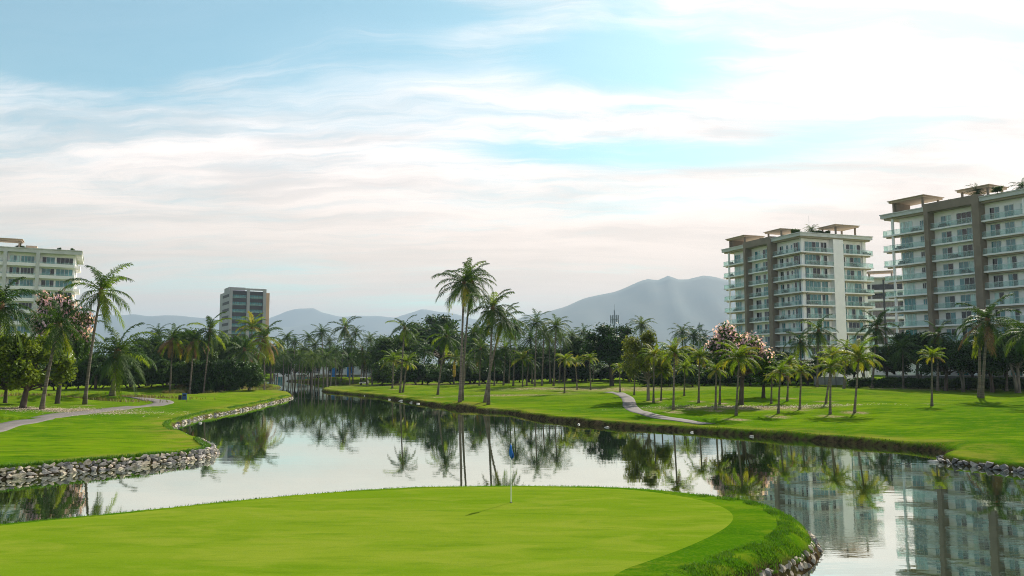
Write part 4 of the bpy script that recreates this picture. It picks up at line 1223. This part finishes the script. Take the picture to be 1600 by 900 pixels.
# single trees that can be told apart
tree('bright', 36, None, 508, 150, 'bushy bright green tree with two stout trunks at the left edge', vb=637)
tree('bright', 8, None, 530, 90, 'smaller bright green tree behind the left edge tree', vb=630)
tree('pink', 92, 100, 449, 108, 'pink-flowering tree behind the leaning palms at the left')
tree('pink', 1158, None, 499, 120, 'pink-flowering tree on the right lawn before the apartment block', vb=632.5)
tree('mid', 1192, 106, 552, 96, 'dense dark green tree joined to the right of the pink tree')
tree('olive', 1013, None, 515, 100, 'loose olive-green tree on the right lawn left of the yellow-fronded palm', vb=626)
tree('dark', 956, None, 500, 106, 'big dark ficus with a thick trunk in the middle distance', vb=603)
tree('dark2', 898, None, 525, 74, 'dark tree on a pale double trunk left of the ficus', vb=596)
tree('round', 690, None, 494, 190, 'broad round-topped tree spreading behind the bank palms', vb=592)
tree('dark', 620, 205, 520, 110, 'dark tree at the left flank of the round-topped tree')
# right-hand row of dark trees, in front of the garden wall
for i, (u, vb, vt, w, k) in enumerate([(1352, 601, 548, 60, 'dark2'), (1433, 605.5, 512, 100, 'dark2'), (1478, 611, 528, 96, 'dark'), (1506, 612, 535, 70, 'dark2'), (1551, 613, 520, 92, 'dark'), (1592, 614, 508, 110, 'dark2'), (1400, 603, 540, 66, 'dark')]):
    tree(k, u, None, vt, w, 'dark tree before the right garden wall, ' + ['above the lawn corner', 'with pale leaning trunk', 'behind the lone tufted palm', 'between pale trunks', 'right of the big dark palm', 'at the right edge', 'by the cart track'][i],
         'dark trees before the right garden wall', vb=vb)
# belts behind the palms
BELT = []
rr = random.Random(5)
for u, D, vt, w, k in [(205, 165, 535, 90, 'mid'), (232, 172, 520, 80, 'dark'), (262, 176, 528, 80, 'mid'), (292, 174, 508, 84, 'mid'), (322, 172, 525, 74, 'dark'), (350, 178, 518, 80, 'mid'), (378, 182, 530, 66, 'mid'), (185, 160, 545, 70, 'dark'),
                       (150, 150, 550, 74, 'dark'), (306, 166, 556, 60, 'mid'), (346, 168, 560, 60, 'dark')]:
    BELT.append((u, D, vt, w, k, 'left thicket', 'green tree in the thicket left of the far water'))
for u, D, vt, w, k in [(430, 262, 556, 60, 'mid'), (470, 270, 545, 60, 'dark'), (512, 268, 540, 60, 'dark'), (556, 256, 545, 60, 'mid'), (592, 240, 536, 64, 'dark')]:
    BELT.append((u, D + 24, vt, w, k, 'far grove', 'distant tree behind the low white building'))
for u, D, vt, w, k in [(422, 246, 540, 50, 'mid'), (444, 250, 546, 46, 'dark'), (462, 252, 538, 50, 'mid'), (486, 250, 544, 48, 'dark'), (506, 248, 540, 50, 'mid'), (530, 244, 546, 46, 'dark'), (546, 240, 538, 50, 'mid'), (568, 236, 544, 48, 'dark')]:
    BELT.append((u, D, vt, w, k, 'grove at the channel end', 'tree among the palms at the channel end'))
for u, D, vt, w, k in [(755, 205, 536, 80, 'dark'), (790, 200, 540, 76, 'dark'), (826, 195, 535, 80, 'dark2'), (860, 196, 538, 74, 'dark'), (735, 196, 548, 60, 'mid'), (915, 190, 520, 80, 'dark'), (985, 185, 528, 80, 'mid'), (880, 186, 550, 60, 'dark')]:
    BELT.append((u, D, vt, w, k, 'middle belt', 'dark tree in the belt behind the middle palms'))
for u, D, vt, w, k in [(1045, 180, 545, 80, 'dark'), (1078, 176, 540, 76, 'dark'), (1110, 172, 545, 80, 'dark'), (1222, 160, 545, 70, 'dark'), (1262, 158, 560, 60, 'dark'), (1300, 156, 545, 76, 'mid'), (1335, 152, 548, 70, 'dark'), (1385, 146, 535, 66, 'dark'),
                       (1520, 134, 540, 90, 'dark'), (1500, 136, 525, 76, 'dark'), (1572, 132, 530, 90, 'dark'), (1620, 120, 510, 100, 'dark')]:
    BELT.append((u, D, vt, w, k, 'belt below the apartment blocks', 'dark tree in the belt below the apartment blocks'))
BELT.sort(); cnt = {}
for u, D, vt, w, k, g, lab in BELT:
    c = cnt.get(g, 0); cnt[g] = c + 1
    tree(k, u, D, vt, w, lab + ', ' + nth(c), 'trees of the ' + g)
# shrubs
SH = [(352, 601, 576, 50), (376, 602, 570, 46), (394, 601, 580, 26), (325, 600, 580, 44), (206, 599, 572, 50), (240, 597, 575, 50), (300, 599, 572, 50), (160, 599, 574, 56), (110, 600, 574, 60), (60, 600, 575, 64), (14, 602, 572, 64), (280, 598, 574, 50)]
SH.sort()
for i, (u, vb, vt, w) in enumerate(SH):
    tree('bush', u, None, vt, w, 'leafy shrub at the foot of the left thicket, ' + nth(i), 'shrubs under the left thicket', vb=vb, cat='shrub', name='shrub')
# dark hedges at the right
SH = [(u, 139 - (u - 1390) * 0.08) for u in range(1340, 1625, 19)]
for i, (u, D) in enumerate(SH):
    tree('bush', u, D, 587 + (i % 3), 42, 'dark shrub in the hedge below the right trees, ' + nth(i), 'hedge shrubs at the right', cat='shrub', name='hedge_shrub')
SH = [(u, (150 if u > 1000 else 186) + (i * 7) % 17) for i, u in enumerate(list(range(596, 1270, 18)))]
for i, (u, D) in enumerate(SH):
    tree('dusk', u, D, 562 + (i * 5) % 13, 62, 'dark undergrowth shrub behind the lawn palms, ' + nth(i), 'undergrowth shrubs behind the lawn', cat='shrub', name='shrub')
SH = [(u, 150 + (u * 13) % 19) for u in range(-10, 396, 19)]
for i, (u, D) in enumerate(SH):
    tree('dusk', u, D, 560 + (i * 7) % 14, 66, 'dark undergrowth shrub filling the left thicket, ' + nth(i), 'undergrowth shrubs of the left thicket', cat='shrub', name='shrub')
# roof gardens
RG = [(1250, 356, 202, 20, 'on the roof left of the canopy', 'bush', 363), (1284, 358, 204, 24, 'on the roof in the middle of the first block', 'bush', 366), (1300, 359, 204, 16, 'on the roof beside the right canopy', 'bush', 366),
      (1575, 290, 149, 22, 'on the roof near the right picture edge', 'bush', 299), (1500, 310, 162, 16, 'on the roof between the two canopies', 'bush', 316),
      (22, 383, 226, 26, 'on the left block beside its canopy', 'bush', 391), (46, 387, 228, 12, 'small on the left block', 'bush', 391), (82, 386, 230, 8, 'round pot plant on the left block', 'bush', 391), (103, 387, 232, 8, 'rightmost round pot plant on the left block', 'bush', 391)]
for u, vt, D, w, lab, k, vb in RG:
    z0 = ROOF1 + 0.25
    tree(k, u, D, min(vt, vb - 4), w, 'roof garden shrub ' + lab, 'roof garden shrubs', cat='shrub', name='roof_shrub', z0=z0)
for u, D, lab, vt in ((1268, 204, 'small palm in the roof garden of the first block', 352), (1527, 156, 'small palm in the roof garden of the right block', 292), (1596, 150, 'small palm on the roof at the right picture edge', 285)):
    p = at_depth(u, 400, D); b = Vector((p.x, p.y, ROOF1 + 0.25)); t = at_depth(u, vt + 7, D)
    palm(b, t, 2.4, 'coco', lab, 'roof garden palms', far=True, seed=int(u), r=0.1)


def far_wood():
    """the closed mass of trees beyond the grove, too far to part"""
    rs = np.random.RandomState(4); C = []; Rd = []
    for k in range(420):
        u = rs.uniform(-250, 1850); D = rs.uniform(300, 420); x = (u - 800) / F * D
        if -180 < x < -118 and 400 < D: D = 330
        h = rs.uniform(5, 11)
        C.append((x, D, h)); Rd.append(rs.uniform(2.5, 4.5))
        C.append((x + rs.uniform(-3, 3), D + 1, h * 0.45)); Rd.append(rs.uniform(2.5, 4.0))
    V, Q = leaf_cloud(rs, C, Rd, 60000, 0.62, 0.9)
    o = link('far_wood', mesh_np('far_wood', V, Q, ['leaf_dark'])); tag(o, 'far-off dark wood closing the view behind the groves', 'wood', kind='stuff')


far_wood()
# ------------------------------------------------------------------ stones
def rock_mesh(seed, m, flat=0.7):
    import bmesh
    rs = random.Random(seed); bm = bmesh.new()
    for k in range(15):
        v = Vector((rs.gauss(0, 1), rs.gauss(0, 1), rs.gauss(0, 1))).normalized()
        v = Vector((max(-.8, min(.8, v.x)), max(-.8, min(.8, v.y)), max(-.8, min(.8, v.z)))) * 0.6
        bm.verts.new((v.x, v.y * 0.8, v.z * flat))
    r = bmesh.ops.convex_hull(bm, input=bm.verts)
    bmesh.ops.delete(bm, geom=[g for g in r['geom_interior'] if isinstance(g, bmesh.types.BMVert)], context='VERTS')
    me = bpy.data.meshes.new('stone'); bm.to_mesh(me); bm.free(); me.materials.append(MATS[m]); return me


ROCKS = [rock_mesh(k, m) for k, m in enumerate(['stone_a', 'stone_b', 'stone_a', 'stone_c', 'stone_b', 'stone_a', 'stone_a', 'stone_b', 'stone_c', 'stone_b'])]


def shore_path(pts, step):
    P = np.array(pts, float); seg = np.linalg.norm(np.diff(P, axis=0), axis=1); cum = np.concatenate([[0], np.cumsum(seg)])
    s = np.arange(0, cum[-1], step); q = np.stack([np.interp(s, cum, P[:, 0]), np.interp(s, cum, P[:, 1])], 1)
    t = np.gradient(q, axis=0); t /= np.linalg.norm(t, axis=1)[:, None] + 1e-9
    return q, t


def stone_edge(label, pts, rows, size, h, out, seed, name='stone_wall', drop=0.0, zb=-0.08, lean=0.12, rocks=None):
    """a dry-laid bank of single stones along a water line; land lies on the left of the walk"""
    rs = random.Random(seed); q, t = shore_path(pts, size * 0.86)
    root = thing(name, label, 'stone wall', (q[0][0], q[0][1], 0)); O = Vector((q[0][0], q[0][1], 0))
    for row in range(rows):
        z = zb + row * h
        for i in range(len(q)):
            if rs.random() < drop: continue
            n = Vector((-t[i][1], t[i][0])); k = rs.uniform(-0.25, 0.25) * size + (0.5 * size if row % 2 else 0)
            p = Vector((q[i][0] + t[i][0] * k, q[i][1] + t[i][1] * k)) + n * (row * lean - out + rs.uniform(-0.05, 0.05))
            o = link('stone', rs.choice(rocks or ROCKS), root, Vector((p.x, p.y, z + rs.uniform(-0.04, 0.05))) - O)
            s = size * rs.uniform(0.62, 1.25)
            o.rotation_euler = (rs.uniform(-.4, .4), rs.uniform(-.4, .4), math.atan2(t[i][1], t[i][0]) + rs.uniform(-.4, .4)); o.scale = (s * 1.06, s, s * rs.uniform(0.8, 1.15) * h / size * 2.0)
    return root


lw = [(-43, 32.2), (-34, 35.2)] + [on_z(u, v) for u, v in ((0, 750), (100, 740), (200, 731), (260, 724), (310, 718), (336, 713), (341, 709), (330, 702), (318, 696))]
stone_edge('long rough wall of pale stones along the left shore', lw, 4, 0.37, 0.165, 0.03, 1, lean=0.11, zb=-0.05)
gw = [(3.0, 16.0), (4.8, 19.5), (6.3, 21.1), (7.65, 22.4), (8.9, 24.0), (9.75, 25.8), (10.0, 27.2)]
stone_edge('stones under the grassy right tip of the foreground green', gw, 3, 0.24, 0.17, 0.0, 2, name='stone_edging', drop=0.1, rocks=[ROCKS[1], ROCKS[4], ROCKS[7], ROCKS[9], ROCKS[1], ROCKS[8], ROCKS[0]])
rw = [on_z(u, v) for u, v in ((1470, 718), (1466, 721.5), (1490, 725.5), (1550, 733), (1600, 739.5))] + [(33, 40.3), (38, 37.6)]
stone_edge('short dark stone wall under the right bank by the picture edge', rw, 2, 0.52, 0.24, 0.02, 3, rocks=[ROCKS[3], ROCKS[8], ROCKS[3], ROCKS[0]])
pw = [on_z(u, v) for u, v in ((285, 681), (275, 677), (270, 671), (280, 664), (300, 658), (320, 652), (350, 647), (380, 641.5), (400, 637), (420, 632), (440, 627), (458, 622.5))]
stone_edge('low edging of brown and white stones round the left promontory', pw, 2, 0.50, 0.20, 0.0, 4, name='stone_edging', drop=0.25)

WR = [mesh_ for mesh_ in [rock_mesh(90 + k, 'stone_white', 0.6) for k in range(3)]]
LO = [(572, 618.6, 0.9, 'single white stone low on the far bank left of all others'), (609, 624.5, 0.9, 'flat white stone at the far bank foot, first of four'), (626, 626.8, 1.3, 'large white stone at the far bank foot, second of four'),
      (644, 629.3, 1.2, 'white stone at the far bank foot, third of four'), (653.5, 631.2, 1.0, 'white stone at the far bank foot, fourth and rightmost of four'), (287, 678.2, 0.95, 'white stone lying in the water of the left cove'),
      (904, 663.5, 0.7, 'white stone at the bank foot below the middle lawn'), (948, 668, 0.6, 'white stone at the bank foot left of the winding path'), (1081, 676.2, 0.55, 'white stone in the water below the winding path'),
      (1175, 682.5, 0.5, 'white stone in the water right of the winding path'), (454, 622.4, 1.4, 'pale stone on the tip of the left promontory'), (313, 661, 0.7, 'pale stone on the bank of the left cove'), (1457, 722.3, 0.8, 'flat pale stone by the short right wall')]
for i, (u, v, s, lab) in enumerate(LO):
    x, y = on_z(u, v)
    o = link('shore_stone', WR[i % 3], None, (x, y, 0.05), i * 1.3, (s * 0.85, s * 0.6, s * 0.42)); tag(o, lab, 'stone', 'white stones along the shore')


# ------------------------------------------------------------------ grass along the edges (stuff)
def blades(name, P, L, wid, m, label, seed, cat='grass', lean=0.6):
    rs = np.random.RandomState(seed); n = len(P)
    z = height(P[:, 0], P[:, 1])
    B = np.column_stack([P, z - 0.02]); a = rs.uniform(0, 2 * np.pi, n); ln = L * rs.uniform(0.5, 1.25, n)
    d = np.stack([np.cos(a), np.sin(a)], 1); tilt = rs.uniform(0.1, lean, n)
    mid = B + np.column_stack([d * (ln * tilt * 0.4)[:, None], ln * 0.6]); tip = B + np.column_stack([d * (ln * tilt)[:, None], ln * rs.uniform(0.7, 1.0, n)])
    sd = np.column_stack([-d[:, 1], d[:, 0], np.zeros(n)]) * (wid * rs.uniform(0.7, 1.3, n))[:, None]
    V = np.stack([B - sd, B + sd, mid + sd * 0.8, mid - sd * 0.8, tip + sd * 0.1, tip - sd * 0.1], 1).reshape(-1, 3)
    k = np.arange(n)[:, None] * 6
    Q = np.concatenate([k + np.array([[0, 1, 2, 3]]), k + np.array([[3, 2, 4, 5]])])
    o = link(name, mesh_np(name, V, Q, [m])); return tag(o, label, cat, kind='stuff')


def band(pts, n, lo, hi, seed, clump=0.0):
    """random points on land between lo and hi metres from a stretch of water line"""
    rs = np.random.RandomState(seed); q, t = shore_path(pts, 0.05)
    i = rs.randint(0, len(q), n * 3); off = rs.uniform(-0.2, hi + 0.5, n * 3); sg = rs.choice([-1, 1], n * 3)
    P = q[i] + np.stack([-t[i][:, 1], t[i][:, 0]], 1) * (off * sg)[:, None]
    s = sdf(P[:, 0], P[:, 1]); ok = (s > lo) & (s < hi)
    if clump: ok &= (wav(P[:, 0], P[:, 1], clump, seed) + rs.uniform(-0.4, 0.4, n * 3)) > -0.15
    return P[ok][:n]


nearshore = [(2.4, 10), (3.0, 16.0), (4.8, 19.5), (6.3, 21.1), (7.65, 22.4), (8.9, 24.0), (9.75, 25.8), (10.1, 28.0), (9.75, 30.6), (8.1, 32.5), (5.7, 34.2), (2.9, 35.1), (-1.4, 35.15), (-5.5, 34.6), (-10.2, 31.8), (-13.9, 28.9), (-17.1, 26.6), (-22, 23.4)]
blades('rough_grass', band(nearshore[:10], 30000, 0.16, 1.25, 1, 0.30), 0.105, 0.009, 'grass_blade', 'shaggy green grass fringing the right tip of the foreground green', 1)
blades('rough_grass', band(nearshore[8:], 16000, 0.15, 0.75, 2), 0.085, 0.010, 'grass_blade', 'narrow fringe of rough grass along the back of the foreground green', 2)
blades('rough_grass', np.concatenate([band(lw[2:], 14000, 0.45, 0.85, 3), band(pw, 14000, 0.35, 0.95, 4, 1.6)]), 0.20, 0.016, 'grass_blade', 'rough grass overhanging the stones of the left promontory', 3)
fb = [on_z(u, v) for u, v in ((502, 612.5), (540, 616.0), (580, 619.5), (600, 622.5), (650, 630.3), (690, 636), (738, 640), (772, 644.6), (800, 646.4), (822, 652), (850, 656.2), (900, 661.8), (950, 667), (1000, 670), (1050, 672.6), (1110, 677), (1200, 683.3), (1300, 691.5), (1400, 700), (1474, 708.5))]
blades('tussock_grass', band(fb, 9000, 0.25, 0.65, 5, 1.9), 0.10, 0.016, 'grass_tussock', 'dry tussock grass hanging over the dark far bank', 5)
chan = [on_z(u, v) for u, v in ((288, 619.5), (300, 617.0), (335, 613.6), (370, 610.8), (400, 608.4), (432, 607.2))]
tus = np.concatenate([band(chan, 7000, 0.2, 4.0, 6, 2.2), np.random.RandomState(3).normal(size=(2500, 2)) * [6, 1.2] + on_z(150, 620, 1.0), np.random.RandomState(4).normal(size=(2500, 2)) * [6, 1.2] + on_z(60, 625, 1.0)])
blades('tussock_grass', tus, 0.55, 0.04, 'grass_tussock', 'brownish tussock grass along the left channel and humps', 6)


def petals():
    rs = np.random.RandomState(8)
    P = np.concatenate([rs.normal(size=(2600, 2)) * [5.0, 2.4] + on_z(85, 641, 0.9), rs.normal(size=(1500, 2)) * [6.0, 1.3] + on_z(1185, 634, 1.1)])
    z = height(P[:, 0], P[:, 1]) + 0.02; n = len(P); a = rs.uniform(0, 6.28, n); s = rs.uniform(0.05, 0.12, n)
    V = np.stack([np.column_stack([P[:, 0] + s * np.cos(a + k * 1.57), P[:, 1] + s * np.sin(a + k * 1.57), z + (k % 2) * 0.02]) for k in range(4)], 1).reshape(-1, 3)
    q = np.arange(n)[:, None] * 4 + np.arange(4)[None, :]
    o = link('fallen_petals', mesh_np('fallen_petals', V, q, ['litter_petal'])); tag(o, 'scattered pale petals and leaf litter lying under the flowering trees', 'litter', kind='stuff')


petals()


# ------------------------------------------------------------------ flags and other small things
def flag(u, v, H, label, s=1.0, dark=False):
    b = ground_at(u, v); b.z += 0.015
    root = thing('golf_flag', label, 'flag', b)
    mb = MB().tube([(0, 0, -0.1), (0, 0, H)], 0.017 * s, 8); mb.build('flagstick', 'pole_white', root)
    # limp cloth gathered round the stick: a folded diamond with depth
    n, m_ = 9, 10; V = []; Fc = []
    fh = 0.52 * s
    for i in range(n):
        t = i / (n - 1); z = H - 0.02 - fh * t
        w = 0.16 * s * math.sin(math.pi * min(1, t * 0.92 + 0.08)) ** 0.8 * (1.15 if t > 0.4 else 0.9)
        for j in range(m_):
            q = j / (m_ - 1)
            V.append((-0.45 * w + w * 1.35 * q * (0.35 + 0.75 * t) + 0.02 * math.sin(9 * q + 5 * t), -0.025 * s + 0.06 * s * math.sin(q * 7.5 + t * 2.5) * (0.4 + t), z - 0.05 * s * q + 0.02 * math.sin(q * 6)))
    for i in range(n - 1):
        for j in range(m_ - 1):
            a = i * m_ + j; Fc.append((a, a + 1, a + m_ + 1, a + m_))
    f = link('flag_cloth', mesh('flag_cloth', V, Fc, 'flag_blue', True), root)
    md = f.modifiers.new('thick', 'SOLIDIFY'); md.thickness = 0.008 * s
    mb = MB().tube([(0, 0, 0.0), (0, 0, 0.006)], 0.054 * s, 16); mb.build('cup', 'cup_dark', root)


flag(798.5, 786.5, 2.15, 'limp blue flag on a white stick standing in the foreground green')
flag(157, 601.5, 2.6, 'small blue flag on the far left green below the trees', 1.8)


def bin_():
    b = ground_at(288, 624.5)
    r = thing('course_bin', 'blue box-shaped bin standing on the left lawn', 'bin', b, R(20)); r.scale = (0.78,) * 3
    mb = MB(); mb.v = [(-.45, -.4, 0), (.45, -.4, 0), (.45, .4, 0), (-.45, .4, 0), (-.36, -.32, 1.05), (.36, -.32, 1.05), (.36, .32, 1.05), (-.36, .32, 1.05)]
    mb.f = [(0, 3, 2, 1), (4, 5, 6, 7), (0, 1, 5, 4), (1, 2, 6, 5), (2, 3, 7, 6), (3, 0, 4, 7)]; mb.build('body', 'bin_blue', r)
    MB().box(-.42, .42, -.38, .38, 1.053, 1.16).build('lid', 'bin_blue', r)
    MB().box(-.25, .25, -.41, -.36, .70, .92).build('opening', 'bin_dark', r)
    MB().box(-1.0, -.47, -.3, .35, 0, 0.82).build('side_box', 'bin_dark', r)


bin_()


def wrap():
    b = ground_at(709, 601); t = at_depth(710.5, 563, b.y - 0.1)
    r = thing('yellow_wrap', 'yellow cloth wrapped round a palm trunk behind the bank palms', 'cloth', Vector((b.x, b.y, b.z)))
    H = t.z - b.z
    pts = [(0.05, -0.05, H * 0.30), (0.05, -0.05, H * 0.36), (0.05, -0.05, H * 0.6), (0.08, -0.05, H * 0.85), (0.10, -0.05, H * 0.97)]
    MB().tube(pts, [0.27, 0.36, 0.33, 0.27, 0.17], 10).build('cloth_sleeve', 'cloth_yellow', r, True)
    for k in (0.40, 0.62, 0.84): MB().tube([(0.06, -0.05, H * k), (0.06, -0.05, H * k + 0.06)], 0.375, 10).build('tie', 'trunk_palm', r)


wrap()


def cart():
    p = at_depth(569, 590, 205); b = Vector((p.x, p.y, hz(p.x, p.y)))
    r = thing('golf_cart', 'small white golf cart parked in the shade by the far trees', 'golf cart', b, R(15))
    MB().box(-1.2, 1.2, -.6, .6, 0.30, 0.62).build('body', 'render_white', r)
    MB().box(0.75, 1.25, -.58, .58, 0.623, 0.95).build('cowl', 'render_white', r)
    MB().box(-0.5, 0.15, -.55, .55, 0.623, 0.85).build('seat', 'frame_dark', r); MB().box(-0.66, -0.503, -.55, .55, 0.75, 1.25).build('seat_back', 'frame_dark', r)
    MB().box(-1.0, 0.95, -.62, .62, 1.80, 1.90).build('roof', 'render_white', r)
    for x in (-0.9, 0.85):
        for y in (-.55, .55): MB().tube([(x, y, 0.62), (x, y, 1.80)], 0.025, 6).build('roof_post', 'frame_dark', r)
    for x in (-0.8, 0.85):
        for y in (-.55, .55): MB().tube([(x, y - .09, 0.23), (x, y + .09, 0.23)], 0.23, 12).build('wheel', 'tyre', r)


cart()
